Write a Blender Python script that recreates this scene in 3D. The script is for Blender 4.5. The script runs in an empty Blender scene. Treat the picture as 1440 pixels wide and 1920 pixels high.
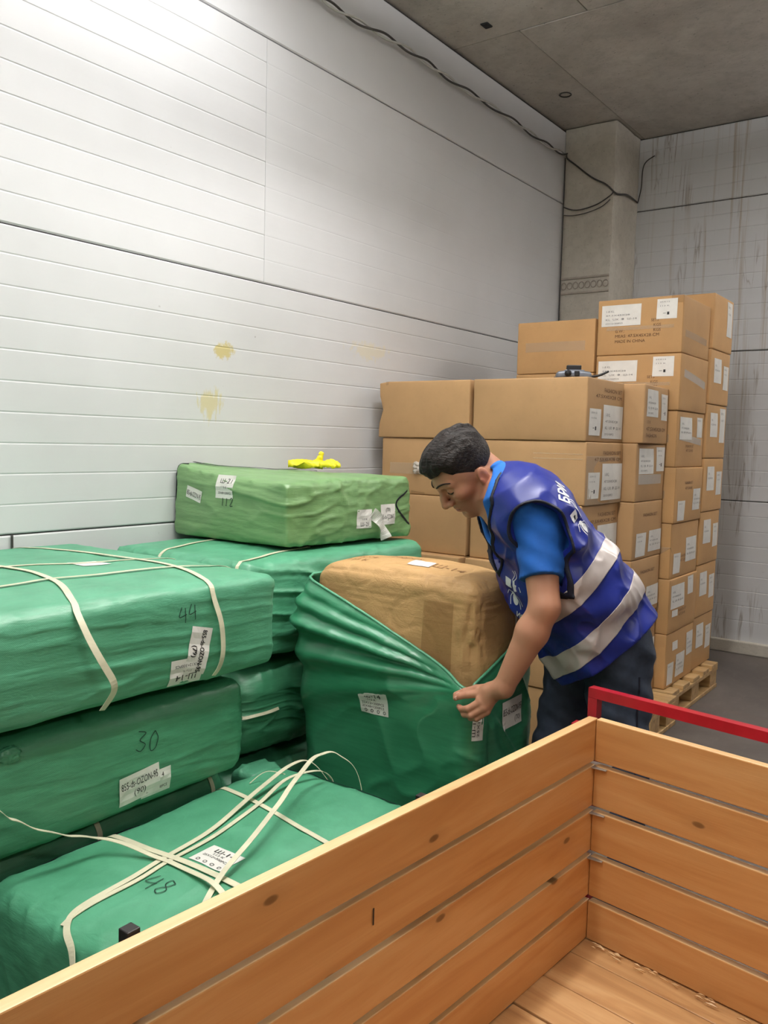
import bpy, bmesh, math, random
import numpy as np
from mathutils import Vector, Matrix
from mathutils.bvhtree import BVHTree

random.seed(4)
SC = bpy.context.scene
COL = SC.collection
PI = math.pi

# ------------------------------------------------------------------ camera, light, exposure
CAM_H, YAW, PITCH, ROLL = 1.355, 0.633, 0.0823, 0.0258
_fw = Vector((-math.sin(YAW) * math.cos(PITCH), math.cos(YAW) * math.cos(PITCH), -math.sin(PITCH)))
_rt = _fw.cross(Vector((0, 0, 1))).normalized()
_up = _rt.cross(_fw)
_c, _s = math.cos(ROLL), math.sin(ROLL)
_r2, _u2 = _c * _rt + _s * _up, -_s * _rt + _c * _up
cam = bpy.data.cameras.new('camera')
cam.sensor_fit = 'VERTICAL'; cam.sensor_height = 24.0; cam.lens = 20.0
cam.clip_start = 0.02
camo = bpy.data.objects.new('camera', cam); COL.objects.link(camo)
camo.matrix_world = Matrix(((_r2.x, _u2.x, -_fw.x, 0), (_r2.y, _u2.y, -_fw.y, 0), (_r2.z, _u2.z, -_fw.z, CAM_H), (0, 0, 0, 1)))
SC.camera = camo

world = bpy.data.worlds.new('world'); SC.world = world; world.use_nodes = True
world.node_tree.nodes['Background'].inputs[0].default_value = (0.75, 0.8, 0.85, 1)
world.node_tree.nodes['Background'].inputs[1].default_value = 0.05

SC.view_settings.view_transform = 'Standard'
SC.view_settings.look = 'None'
SC.view_settings.gamma = 1.0
SC.view_settings.use_curve_mapping = False
SC.view_settings.exposure = -0.40

def lamp(name, loc, rot, sx, sy, watts, col=(1, 0.97, 0.93)):
    l = bpy.data.lights.new(name, 'AREA'); l.shape = 'RECTANGLE'; l.size = sx; l.size_y = sy
    l.energy = watts; l.color = col
    o = bpy.data.objects.new(name, l); COL.objects.link(o); o.location = loc; o.rotation_euler = rot
    return o
# fluorescent battens hung under the concrete ceiling, all outside the frame; upward lamps added to brighten ceiling and bounce
def batten(name, x, y, z, length, watts, col, up=0.35, tilt=0.0, along=1, wide=0.10):
    sx, sy = (wide, length) if along else (length, wide)
    lamp(name, (x, y, z), (0, tilt, 0), sx, sy, watts, col)
    lamp(name + '_up', (x, y, z + 0.05), (PI, 0, 0), sx, sy, watts * up, col)
batten('batten_light_wall', -2.15, 1.9, 3.28, 1.2, 15, (0.97, 0.98, 1.0), 1.0)
batten('batten_light_bales', -1.0, 0.8, 3.0, 1.6, 37, (1, 0.98, 0.95), 1.2, wide=0.04)
batten('batten_light_stacks', -1.0, 2.25, 3.3, 1.3, 46, (1, 0.98, 0.96), 4.2, wide=0.04)
batten('batten_light_middle', 0.9, 0.2, 3.0, 1.2, 3, (1, 0.97, 0.92), 8.0)
batten('batten_light_rear', -0.6, -1.6, 3.0, 1.2, 25, (1, 0.97, 0.93), 1.5, 0, 0)
batten('batten_light_aisle', 2.5, 0.9, 3.0, 0.6, 26, (1, 0.95, 0.88), 1.0, 0.6)
batten('batten_light_far', 0.3, 5.5, 3.3, 1.0, 24, (1, 0.98, 0.97), 5.5)

# ------------------------------------------------------------------ materials
def srgb(r, g, b):
    f = lambda c: (c / 255 / 12.92) if c / 255 <= 0.04045 else ((c / 255 + 0.055) / 1.055) ** 2.4
    return (f(r), f(g), f(b))

class NT:
    def __init__(self, name):
        self.m = bpy.data.materials.new(name); self.m.use_nodes = True
        self.t = self.m.node_tree; self.b = self.t.nodes['Principled BSDF']
        self.co = None
    def n(self, typ, **kw):
        x = self.t.nodes.new(typ)
        for k, v in kw.items():
            if k.startswith('i_'):
                key = k[2:]
                key = int(key) if key.isdigit() else key.replace('_', ' ')
                x.inputs[key].default_value = v
            else: setattr(x, k, v)
        return x
    def l(self, a, b): self.t.links.new(a, b)
    def coord(self, scale=(1, 1, 1), world=False, rnd=False):
        if world:
            src = self.n('ShaderNodeNewGeometry').outputs['Position']
        else:
            src = self.n('ShaderNodeTexCoord').outputs['Object']
        if rnd:
            oi = self.n('ShaderNodeObjectInfo')
            ml = self.n('ShaderNodeMath', operation='MULTIPLY'); ml.inputs[1].default_value = 57.0
            self.l(oi.outputs['Random'], ml.inputs[0])
            va = self.n('ShaderNodeVectorMath', operation='ADD')
            self.l(src, va.inputs[0]); self.l(ml.outputs[0], va.inputs[1]); src = va.outputs[0]
        mp = self.n('ShaderNodeMapping'); mp.inputs['Scale'].default_value = scale
        self.l(src, mp.inputs['Vector'])
        return mp.outputs[0]
    def noise(self, vec, scale=5, detail=4, rough=0.55, dist=0.0):
        x = self.n('ShaderNodeTexNoise'); x.inputs['Scale'].default_value = scale
        x.inputs['Detail'].default_value = detail; x.inputs['Roughness'].default_value = rough
        x.inputs['Distortion'].default_value = dist
        self.l(vec, x.inputs['Vector']); return x.outputs['Fac']
    def ramp(self, fac, stops):
        r = self.n('ShaderNodeValToRGB'); cr = r.color_ramp
        while len(cr.elements) < len(stops): cr.elements.new(0.5)
        for e, (p, c) in zip(cr.elements, stops):
            e.position = p; e.color = (c[0], c[1], c[2], 1) if hasattr(c, '__len__') else (c, c, c, 1)
        self.l(fac, r.inputs[0]); return r.outputs[0]
    def mix(self, fac, a, b, mode='MIX'):
        x = self.n('ShaderNodeMix', data_type='RGBA', blend_type=mode)
        for s, v in ((0, fac), (6, a), (7, b)):
            if hasattr(v, 'is_linked'): self.l(v, x.inputs[s])
            elif s == 0: x.inputs[0].default_value = v
            else: x.inputs[s].default_value = (v[0], v[1], v[2], 1)
        return x.outputs[2]
    def math(self, op, a, b=None, c=None):
        x = self.n('ShaderNodeMath', operation=op)
        for i, v in enumerate((a, b, c)):
            if v is None: continue
            if hasattr(v, 'is_linked'): self.l(v, x.inputs[i])
            else: x.inputs[i].default_value = v
        return x.outputs[0]
    def bump(self, h, strength=0.3, dist=0.01, prev=None):
        x = self.n('ShaderNodeBump'); x.inputs['Strength'].default_value = strength
        x.inputs['Distance'].default_value = dist; self.l(h, x.inputs['Height'])
        if prev is not None: self.l(prev, x.inputs['Normal'])
        return x.outputs[0]
    def out(self, color=None, rough=0.6, normal=None, metal=0.0, spec=0.5, **kw):
        b = self.b
        for key, v in (('Base Color', color), ('Roughness', rough), ('Metallic', metal), ('Specular IOR Level', spec)):
            if v is None: continue
            if hasattr(v, 'is_linked'): self.l(v, b.inputs[key])
            elif key == 'Base Color': b.inputs[key].default_value = (v[0], v[1], v[2], 1)
            else: b.inputs[key].default_value = v
        if normal is not None: self.l(normal, b.inputs['Normal'])
        for k, v in kw.items(): b.inputs[k.replace('_', ' ')].default_value = v
        return self.m

def plain(name, col, rough=0.6, metal=0.0, var=0.08, vscale=20, bump=0.0, spec=0.5, **kw):
    t = NT(name); co = t.coord()
    nz = t.noise(co, vscale, 3)
    d = tuple(max(0, c * (1 - 2 * var)) for c in col); u = tuple(min(1, c * (1 + 2 * var)) for c in col)
    c = t.ramp(nz, [(0.3, d), (0.7, u)])
    nrm = t.bump(t.noise(co, vscale * 6, 2), bump, 0.003) if bump else None
    return t.out(c, rough, nrm, metal, spec, **kw)

def mat_woven(name, base, light, gl=0.2, rough=0.47):
    t = NT(name); co = t.coord(rnd=True)
    st = t.noise(t.coord((3, 3, 26), rnd=True), 3.0, 5, 0.6, 0.4)
    mot = t.noise(co, 5, 4)
    c = t.ramp(mot, [(0.25, base), (0.8, light)])
    d = t.mix(t.ramp(st, [(0.35, 0.0), (0.75, 0.5)]), c, tuple(min(1, x * 1.35 + 0.01) for x in light))
    dirt = t.ramp(t.noise(co, 17, 5, 0.7), [(0.62, 0.0), (0.8, 0.22)])
    d = t.mix(dirt, d, (0.05, 0.09, 0.05))
    w = t.n('ShaderNodeTexWave', wave_type='BANDS', bands_direction='DIAGONAL'); w.inputs['Scale'].default_value = 160
    t.l(co, w.inputs['Vector'])
    n1 = t.bump(w.outputs['Fac'], 0.06, 0.001)
    n2 = t.bump(t.noise(t.coord((6, 6, 30), rnd=True), 4, 4, 0.6, 0.8), gl, 0.005, n1)
    return t.out(d, rough, n2, spec=1.0)

def mat_card(name, col, var=0.1, worn=False):
    t = NT(name); co = t.coord(rnd=True)
    a = t.noise(co, 3, 4)
    fl = t.n('ShaderNodeTexWave', wave_type='BANDS', bands_direction='X'); fl.inputs['Scale'].default_value = 45
    fl.inputs['Distortion'].default_value = 0.4
    t.l(co, fl.inputs['Vector'])
    c = t.ramp(a, [(0.3, tuple(x * (1 - var) for x in col)), (0.7, tuple(x * (1 + var) for x in col))])
    c = t.mix(t.ramp(t.noise(co, 40, 5, 0.7), [(0.55, 0.0), (0.9, 0.25)]), c, tuple(x * 0.6 for x in col))
    oi = t.n('ShaderNodeObjectInfo'); hs = t.n('ShaderNodeHueSaturation'); t.l(c, hs.inputs['Color'])
    t.l(t.math('MULTIPLY_ADD', oi.outputs['Random'], 0.16, 0.92), hs.inputs['Value']); c = hs.outputs[0]
    n = t.bump(fl.outputs['Fac'], 0.05, 0.001)
    n = t.bump(t.noise(co, 9, 3), 0.15, 0.01, n)
    if worn:
        ln = t.noise(t.coord((1.2, 1.2, 34)), 2.0, 4, 0.6, 0.5)
        pk = t.ramp(ln, [(0.40, 0.0), (0.47, 1.0), (0.53, 1.0), (0.60, 0.0)])
        c = t.mix(t.math('MULTIPLY', t.ramp(t.noise(t.coord((2, 2, 40)), 2.4, 3), [(0.62, 0.0), (0.70, 0.16)]), 1.0), c, tuple(x * 0.55 for x in col))
        n = t.bump(pk, 0.10, 0.003, n)
        n = t.bump(t.noise(t.coord((5, 5, 5)), 4, 5, 0.7, 1.5), 0.35, 0.008, n)
    return t.out(c, 0.55 if worn else 0.62, n, spec=0.35)

def mat_wood(name, col, dark, light, kn_axis=(1.0, 0.0, 2.2)):
    t = NT(name)
    co = t.coord((0.9, 9, 9), rnd=True)
    g = t.noise(co, 2.2, 4, 0.5, 1.0)
    fine = t.noise(t.coord((4, 90, 90), rnd=True), 3, 3, 0.6)
    c = t.ramp(g, [(0.28, dark), (0.5, col), (0.72, light)])
    c = t.mix(t.ramp(fine, [(0.5, 0.0), (0.8, 0.28)]), c, dark)
    v = t.n('ShaderNodeTexVoronoi', feature='F1', voronoi_dimensions='2D'); v.inputs['Scale'].default_value = 2.3
    v.inputs['Randomness'].default_value = 1.0
    sp = t.n('ShaderNodeSeparateXYZ'); t.l(t.coord(kn_axis, rnd=True), sp.inputs[0]); cb = t.n('ShaderNodeCombineXYZ'); t.l(sp.outputs[0], cb.inputs[0])
    t.l(t.math('ADD', sp.outputs[1], sp.outputs[2]), cb.inputs[1]); t.l(cb.outputs[0], v.inputs['Vector'])
    kn = t.ramp(v.outputs['Distance'], [(0.012, 1.0), (0.026, 0.9), (0.038, 0.0)])
    ring = t.ramp(v.outputs['Distance'], [(0.035, 0.6), (0.12, 0.0)])
    c = t.mix(ring, c, tuple(x * 0.82 for x in col))
    c = t.mix(kn, c, tuple(x * 0.34 for x in dark))
    pat = t.noise(t.coord((1, 1, 1), rnd=True), 2.5, 3)
    c = t.mix(t.ramp(pat, [(0.4, 0.0), (0.75, 0.3)]), c, light)
    n = t.bump(fine, 0.12, 0.002)
    return t.out(c, 0.38, n, spec=0.45)

def mat_concrete(name, a, b, scale=1.6):
    t = NT(name); co = t.coord(world=True)
    n1 = t.noise(co, scale, 6, 0.62, 0.8)
    n2 = t.noise(co, scale * 9, 5, 0.7)
    c = t.ramp(n1, [(0.3, a), (0.7, b)])
    c = t.mix(t.ramp(n2, [(0.45, 0.0), (0.75, 0.35)]), c, tuple(x * 0.6 for x in a))
    sp = t.ramp(t.noise(co, scale * 30, 2, 0.5), [(0.66, 0.0), (0.72, 0.5)])
    c = t.mix(sp, c, tuple(x * 0.45 for x in a))
    n = t.bump(n2, 0.35, 0.01); n = t.bump(t.noise(co, 90, 2), 0.15, 0.003, n)
    return t.out(c, 0.85, n, spec=0.25)

def mat_floor():
    t = NT('floor_concrete'); co = t.coord(world=True)
    n1 = t.noise(co, 1.3, 6, 0.65, 0.5); n2 = t.noise(t.coord((6, 1.5, 1), world=True), 4, 5, 0.7)
    c = t.ramp(n1, [(0.3, srgb(74, 68, 64)), (0.7, srgb(104, 97, 92))])
    c = t.mix(t.ramp(n2, [(0.55, 0.0), (0.85, 0.35)]), c, srgb(125, 120, 114))
    return t.out(c, 0.55, t.bump(n2, 0.15, 0.003), spec=0.35)

def mat_panel(name, streaks=False, stains=()):
    t = NT(name); co = t.coord(world=True)
    base = t.ramp(t.noise(co, 1.1, 4), [(0.3, srgb(204, 205, 206)), (0.7, srgb(218, 219, 221))])
    spk = t.ramp(t.noise(co, 34, 3, 0.6), [(0.73, 0.0), (0.77, 0.6)])
    reg = t.ramp(t.noise(co, 1.4, 2), [(0.5, 0.0), (0.7, 1.0)])
    base = t.mix(t.math('MULTIPLY', spk, reg), base, srgb(120, 112, 104))
    nd = t.noise(co, 24, 4, 0.7); 
    sx = t.n('ShaderNodeSeparateXYZ'); t.l(t.coord(world=True), sx.inputs[0])
    for (y, z, ry, rz, col, k, vert) in stains:
        dy = t.math('DIVIDE', t.math('SUBTRACT', sx.outputs['Y'], y), ry)
        dz = t.math('DIVIDE', t.math('SUBTRACT', sx.outputs['Z'], z), rz)
        d = t.math('SQRT', t.math('ADD', t.math('MULTIPLY', dy, dy), t.math('MULTIPLY', dz, dz)))
        nn = t.noise(t.coord((1, 9, 2.0) if vert else (1, 4, 4), world=True), 7, 4, 0.7)
        f = t.math('SUBTRACT', t.math('MULTIPLY', nn, 2.0), d)
        base = t.mix(t.math('MULTIPLY', t.ramp(f, [(0.25, 0.0), (0.5, 1.0)]), k), base, col)
    if streaks:
        s1 = t.noise(t.coord((22, 22, 0.5), world=True), 1.0, 5, 0.65, 0.5)
        s2 = t.noise(t.coord((2.4, 2.4, 0.35), world=True), 1.0, 3)
        m = t.math('MULTIPLY', t.ramp(s1, [(0.55, 0.0), (0.66, 1.0)]), t.ramp(s2, [(0.50, 0.0), (0.62, 0.8)]))
        base = t.mix(t.math('MULTIPLY', m, 0.75), base, srgb(158, 138, 112))
        s3 = t.noise(t.coord((13, 13, 0.8), world=True), 1.3, 3, 0.5, 1.2)
        dk = t.math('SUBTRACT', 1.0, t.math('MULTIPLY', t.math('ABSOLUTE', t.math('SUBTRACT', s3, 0.5)), 34.0))
        s4 = t.noise(t.coord((2.0, 2.0, 1.1), world=True), 1.7, 2)
        base = t.mix(t.math('MULTIPLY', t.math('MAXIMUM', dk, 0.0), t.ramp(s4, [(0.52, 0.0), (0.60, 0.6)])), base, srgb(120, 104, 90))
    n = t.bump(t.noise(t.coord((0.6, 0.6, 5), world=True), 3, 3), 0.06, 0.01)
    n = t.bump(t.noise(co, 220, 2), 0.03, 0.001, n)
    return t.out(base, 0.36, n, spec=0.4)

M = {}
M['wall'] = mat_panel('white_sandwich_panel', False, [
    (2.43, 1.71, 0.075, 0.045, srgb(196, 178, 92), 0.75, False),
    (2.36, 1.49, 0.085, 0.085, srgb(204, 190, 120), 0.6, True),
    (3.40, 1.80, 0.22, 0.06, srgb(224, 214, 180), 0.5, False)])
M['wall_back'] = mat_panel('stained_white_panel', True)
M['concrete'] = mat_concrete('raw_concrete', srgb(166, 161, 155), srgb(200, 196, 190))
M['column'] = mat_concrete('column_concrete', srgb(186, 180, 168), srgb(206, 201, 190), 2.4)
M['floor'] = mat_floor()
M['dark_gap'] = plain('dark_joint_sealant', srgb(60, 58, 56), 0.9)  # dark grey backing seen in panel and slab joints
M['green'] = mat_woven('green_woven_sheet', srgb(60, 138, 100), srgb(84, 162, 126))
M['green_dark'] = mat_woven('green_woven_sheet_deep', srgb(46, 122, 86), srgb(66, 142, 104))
M['olive'] = mat_woven('olive_woven_sheet', srgb(96, 138, 82), srgb(120, 160, 104))
M['cover'] = mat_woven('green_satin_sheet', srgb(40, 122, 84), srgb(58, 138, 100), 0.06, 0.3)
M['card'] = mat_card('corrugated_board', srgb(186, 146, 98))
M['card_dull'] = mat_card('corrugated_board_dull', srgb(176, 140, 98))
M['kraft'] = mat_card('worn_kraft_board', srgb(190, 152, 102), 0.12, True)
M['paper'] = plain('label_paper', srgb(226, 224, 218), 0.55, var=0.03)
M['ink'] = plain('black_ink', srgb(28, 27, 28), 0.6, var=0.0)
M['ink_grey'] = plain('grey_ink', srgb(112, 110, 110), 0.6, var=0.0)
M['ink_brown'] = plain('brown_print', srgb(96, 66, 44), 0.7, var=0.0)
M['ink_faint'] = plain('faded_brown_print', srgb(150, 112, 70), 0.7, var=0.0)
M['marker'] = plain('marker_ink', srgb(16, 44, 34), 0.6, var=0.0)
M['strap'] = plain('cream_plastic_strap', srgb(216, 212, 184), 0.45, var=0.05)
M['wood'] = mat_wood('varnished_pine', srgb(204, 150, 92), srgb(188, 130, 74), srgb(214, 166, 110))
M['wood_edge'] = mat_wood('pale_pine_edge', srgb(222, 184, 132), srgb(190, 146, 96), srgb(236, 206, 160))
M['wood_floor'] = mat_wood('worn_pine_planks', srgb(190, 146, 98), srgb(156, 112, 70), srgb(208, 168, 120), (1.0, 2.2, 0.0))
M['pallet'] = mat_wood('rough_pallet_wood', srgb(186, 152, 104), srgb(146, 112, 72), srgb(206, 174, 126))
M['red'] = plain('red_paint', srgb(170, 22, 40), 0.3, var=0.06)
M['steel_dark'] = plain('dark_painted_steel', srgb(40, 36, 36), 0.45, 0.3)
M['zinc'] = plain('grey_galvanised_edge', srgb(170, 160, 148), 0.45, 0.4)
M['rubber'] = plain('black_rubber', srgb(26, 26, 27), 0.75)
M['vest'] = plain('royal_blue_nylon', srgb(30, 44, 132), 0.4, var=0.05, vscale=9, bump=0.05)
M['tshirt'] = plain('blue_cotton', srgb(18, 88, 170), 0.85, var=0.06, bump=0.12)
M['tshirt_lit'] = plain('lit_blue_cotton', srgb(34, 108, 198), 0.85, var=0.05)  # collar blue brightened, top light painted into the colour
M['piping'] = plain('black_piping', srgb(14, 17, 36), 0.6, var=0.0)
M['reflective'] = plain('silver_reflective_tape', srgb(200, 190, 186), 0.35, 0.15, var=0.04)
M['vest_print'] = plain('white_vest_print', srgb(222, 224, 228), 0.5, var=0.0)
M['jeans'] = plain('dark_denim', srgb(56, 66, 84), 0.85, var=0.2, vscale=14, bump=0.2)
M['shoe'] = plain('dark_shoe_leather', srgb(34, 32, 32), 0.6)
M['brow'] = plain('dark_brow_hair', srgb(40, 27, 22), 0.8)
M['lash'] = plain('dark_lashes', srgb(26, 17, 15), 0.8)
M['nail'] = plain('finger_nail', srgb(214, 168, 150), 0.35, var=0.02)
M['glove'] = plain('yellow_rubber_glove', srgb(236, 222, 40), 0.5, var=0.06)
M['cable_light'] = plain('pale_cable_sheath', srgb(190, 190, 186), 0.5)
M['cable_dark'] = plain('dark_cable_sheath', srgb(60, 57, 55), 0.6)
M['tool_grey'] = plain('grey_tool_shell', srgb(112, 118, 128), 0.35, 0.2)
M['tool_black'] = plain('black_tool_plastic', srgb(24, 24, 27), 0.45)
M['tear'] = plain('torn_board_edge', srgb(206, 172, 124), 0.9, var=0.2, vscale=60, bump=0.4)

def mat_tape(name, col, rough, alpha):
    t = NT(name); co = t.coord((1, 30, 30), rnd=True)
    m = t.out(col, 0.16, t.bump(t.noise(co, 3, 3), 0.2, 0.003), spec=0.6)
    t.b.inputs['Alpha'].default_value = alpha
    return m
M['tape'] = mat_tape('clear_packing_tape', srgb(214, 190, 158), 0.15, 0.4)
M['tape_clear'] = mat_tape('crumpled_clear_tape', srgb(226, 224, 218), 0.15, 0.5)
M['tape_brown'] = mat_tape('brown_packing_tape', srgb(168, 126, 80), 0.2, 0.32)

def mat_hair():
    t = NT('dark_brown_hair'); co = t.coord((9, 60, 60))
    n = t.noise(co, 2.2, 4, 0.6, 0.6)
    c = t.ramp(n, [(0.35, srgb(18, 13, 11)), (0.8, srgb(44, 33, 27))])
    return t.out(c, 0.55, t.bump(n, 0.9, 0.006), spec=0.35)
M['hair'] = mat_hair()

def mat_skin():
    t = NT('skin'); co = t.coord()
    a = t.n('ShaderNodeVertexColor', layer_name='tint')
    n = t.noise(co, 30, 4)
    c = t.mix(t.ramp(n, [(0.3, 0.0), (0.75, 0.18)]), a.outputs[0], srgb(190, 120, 96))
    m = t.out(c, 0.46, t.bump(t.noise(co, 260, 2), 0.06, 0.001), spec=0.4)
    t.b.inputs['Subsurface Weight'].default_value = 0.08
    t.b.inputs['Subsurface Radius'].default_value = (0.01, 0.004, 0.002)
    return m
M['skin'] = mat_skin()

# ------------------------------------------------------------------ building helpers
ROOT = {}                      # world location of every root, by object name

def tag(o, label=None, cat=None, group=None, kind=None):
    if label: o['label'] = label
    if cat: o['category'] = cat
    if group: o['group'] = group
    if kind: o['kind'] = kind
    return o

def empty(name, loc, label=None, cat=None, group=None, kind=None):
    o = bpy.data.objects.new(name, None); COL.objects.link(o); o.location = loc
    o.empty_display_size = 0.1
    ROOT[o.name] = Vector(loc)
    return tag(o, label, cat, group, kind)

def mesh(name, V, F, mat, parent=None, loc=None, smooth=False, label=None, cat=None, group=None, kind=None):
    """V in world coordinates; the object's own origin is loc (root) or that of its root parent"""
    V = np.asarray(V, dtype=np.float64)
    base = ROOT[parent.name] if parent is not None else Vector(loc if loc is not None else (0, 0, 0))
    me = bpy.data.meshes.new(name)
    W = V - np.array(base)
    if isinstance(F, np.ndarray):
        nf, k = F.shape
        me.vertices.add(len(W)); me.vertices.foreach_set('co', W.astype(np.float32).ravel())
        me.loops.add(nf * k); me.loops.foreach_set('vertex_index', F.astype(np.int32).ravel())
        me.polygons.add(nf); me.polygons.foreach_set('loop_start', np.arange(0, nf * k, k, dtype=np.int32))
        me.update(calc_edges=True); me.validate()
    else:
        me.from_pydata([tuple(v) for v in W], [], [tuple(f) for f in F]); me.update()
    if smooth: me.polygons.foreach_set('use_smooth', [True] * len(me.polygons))
    for m in (mat if isinstance(mat, (list, tuple)) else [mat]): me.materials.append(m)
    o = bpy.data.objects.new(name, me); COL.objects.link(o)
    if parent is not None:
        o.parent = parent; ROOT[o.name] = ROOT[parent.name]
    else:
        o.location = base; ROOT[o.name] = base
    return tag(o, label, cat, group, kind)

def world_bvh(o):
    b = np.array(ROOT[o.name]); me = o.data
    V = np.empty(len(me.vertices) * 3, dtype=np.float32); me.vertices.foreach_get('co', V)
    V = V.reshape(-1, 3) + b
    return BVHTree.FromPolygons([tuple(v) for v in V], [tuple(p.vertices) for p in me.polygons])

def vnoise(P, seed=0):
    P = np.asarray(P, dtype=np.float64); i = np.floor(P).astype(np.int64); f = P - i; f = f * f * (3 - 2 * f)
    def h(a, b, c):
        n = (a * 374761393 + b * 668265263 + c * 2147483647 + seed * 974711) & 0x7fffffff
        n = ((n ^ (n >> 13)) * 1274126177) & 0x7fffffff
        n = (n ^ (n >> 16)) & 0x7fffffff
        return (n % 100003) / 100003.0
    r = 0
    for dx in (0, 1):
        for dy in (0, 1):
            for dz in (0, 1):
                w = (f[:, 0] if dx else 1 - f[:, 0]) * (f[:, 1] if dy else 1 - f[:, 1]) * (f[:, 2] if dz else 1 - f[:, 2])
                r = r + w * h(i[:, 0] + dx, i[:, 1] + dy, i[:, 2] + dz)
    return r
def fbm(P, seed=0, o=3):
    r = 0; a = 0.5
    for k in range(o): r = r + a * vnoise(P * 2 ** k, seed + k); a *= 0.5
    return r / (1 - 0.5 ** o)
def ridge(P, seed=0, p=3): return (1 - np.abs(2 * vnoise(P, seed) - 1)) ** p

def rbox(h, r, n, ns=3):
    """rounded box about the origin: half sizes h, radius r, segments n per axis -> V, F(quads), N"""
    pos = []
    for a in range(3):
        inner = np.linspace(-(h[a] - r), h[a] - r, n[a] + 1)
        th = np.tan(np.linspace(0, PI / 4, ns + 1)[1:]) * r
        pos.append(np.concatenate([-(h[a] - r) - th[::-1], inner, h[a] - r + th]))
    VV, FF, off = [], [], 0
    for a in range(3):
        u, v = (a + 1) % 3, (a + 2) % 3
        for s in (-1, 1):
            U, W = np.meshgrid(pos[u], pos[v], indexing='ij')
            P = np.empty(U.shape + (3,)); P[..., a] = s * h[a]; P[..., u] = U; P[..., v] = W
            nu, nv = U.shape
            idx = np.arange(nu * nv).reshape(nu, nv) + off
            q = np.stack([idx[:-1, :-1], idx[1:, :-1], idx[1:, 1:], idx[:-1, 1:]], -1).reshape(-1, 4)
            if s < 0: q = q[:, ::-1]
            VV.append(P.reshape(-1, 3)); FF.append(q); off += nu * nv
    V = np.concatenate(VV); F = np.concatenate(FF)
    _, first, inv = np.unique(np.round(V, 6), axis=0, return_index=True, return_inverse=True)
    inv = inv.ravel(); V = V[first]; F = inv[F]
    inn = np.clip(V, -(np.array(h) - r), np.array(h) - r)
    N = V - inn; N /= np.linalg.norm(N, axis=1)[:, None]
    return inn + N * r, F, N

def rotz(V, a):
    c, s = math.cos(a), math.sin(a); V = np.asarray(V)
    return np.stack([V[:, 0] * c - V[:, 1] * s, V[:, 0] * s + V[:, 1] * c, V[:, 2]], 1)

class MB:
    def __init__(self): self.V = []; self.F = []
    def box(self, lo, hi, bevel=0.0):
        if bevel > 0:
            lo, hi = np.array(lo, float), np.array(hi, float)
            h = (hi - lo) / 2; b = min(bevel, h.min() * 0.9)
            V, F, N = rbox(h, b, (1, 1, 1), 1)
            return self.add(V + (lo + hi) / 2, F)
        x0, y0, z0 = lo; x1, y1, z1 = hi
        return self.add([(x0, y0, z0), (x1, y0, z0), (x1, y1, z0), (x0, y1, z0), (x0, y0, z1), (x1, y0, z1), (x1, y1, z1), (x0, y1, z1)],
                        [(0, 3, 2, 1), (4, 5, 6, 7), (0, 1, 5, 4), (1, 2, 6, 5), (2, 3, 7, 6), (3, 0, 4, 7)])
    def add(self, V, F):
        b = len(self.V); self.V += [tuple(map(float, v)) for v in V]; self.F += [tuple(int(i) + b for i in f) for f in F]; return self
    def tube(self, pts, r, n=8, cap=True):
        pts = [Vector(p) for p in pts]; rs = r if hasattr(r, '__len__') else [r] * len(pts)
        ref = None; rings = []
        for i, p in enumerate(pts):
            t = (pts[min(i + 1, len(pts) - 1)] - pts[max(i - 1, 0)]).normalized()
            if ref is None:
                ref = t.orthogonal().normalized()
            ref = (ref - t * ref.dot(t)).normalized(); b = t.cross(ref)
            rings.append([p + rs[i] * (math.cos(2 * PI * k / n) * ref + math.sin(2 * PI * k / n) * b) for k in range(n)])
        V = [v for rg in rings for v in rg]; F = []
        for i in range(len(pts) - 1):
            for k in range(n): F.append((i * n + k, i * n + (k + 1) % n, (i + 1) * n + (k + 1) % n, (i + 1) * n + k))
        if cap: F.append(tuple(range(n - 1, -1, -1))); F.append(tuple((len(pts) - 1) * n + k for k in range(n)))
        return self.add(V, F)
    def build(self, name, mat, parent=None, loc=None, **kw): return mesh(name, self.V, self.F, mat, parent, loc, **kw)

def spline(pts, n=8):
    P = [Vector(p) for p in pts]; out = []
    for i in range(len(P) - 1):
        a, b, c, d = P[max(i - 1, 0)], P[i], P[i + 1], P[min(i + 2, len(P) - 1)]
        for k in range(n):
            t = k / n
            out.append(0.5 * ((2 * b) + (c - a) * t + (2 * a - 5 * b + 4 * c - d) * t * t + (3 * b - a - 3 * c + d) * t ** 3))
    out.append(P[-1]); return out

def ribbon(name, pts, nrm, width, thick, mat, parent, **kw):
    """flat strap: pts world points, nrm matching surface normals"""
    V, F = [], []
    n = len(pts)
    for i, p in enumerate(pts):
        t = (pts[min(i + 1, n - 1)] - pts[max(i - 1, 0)]).normalized()
        w = t.cross(nrm[i]).normalized(); m = w.cross(t)
        for sx, sz in ((-1, 0), (1, 0), (1, 1), (-1, 1)):
            V.append(p + w * (sx * width / 2) + m * (sz * thick))
    for i in range(n - 1):
        for k in range(4): F.append((i * 4 + k, i * 4 + (k + 1) % 4, i * 4 + 4 + (k + 1) % 4, i * 4 + 4 + k))
    F += [(3, 2, 1, 0), tuple(4 * n - 4 + k for k in range(4))]
    return mesh(name, V, F, mat, parent, **kw)

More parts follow.
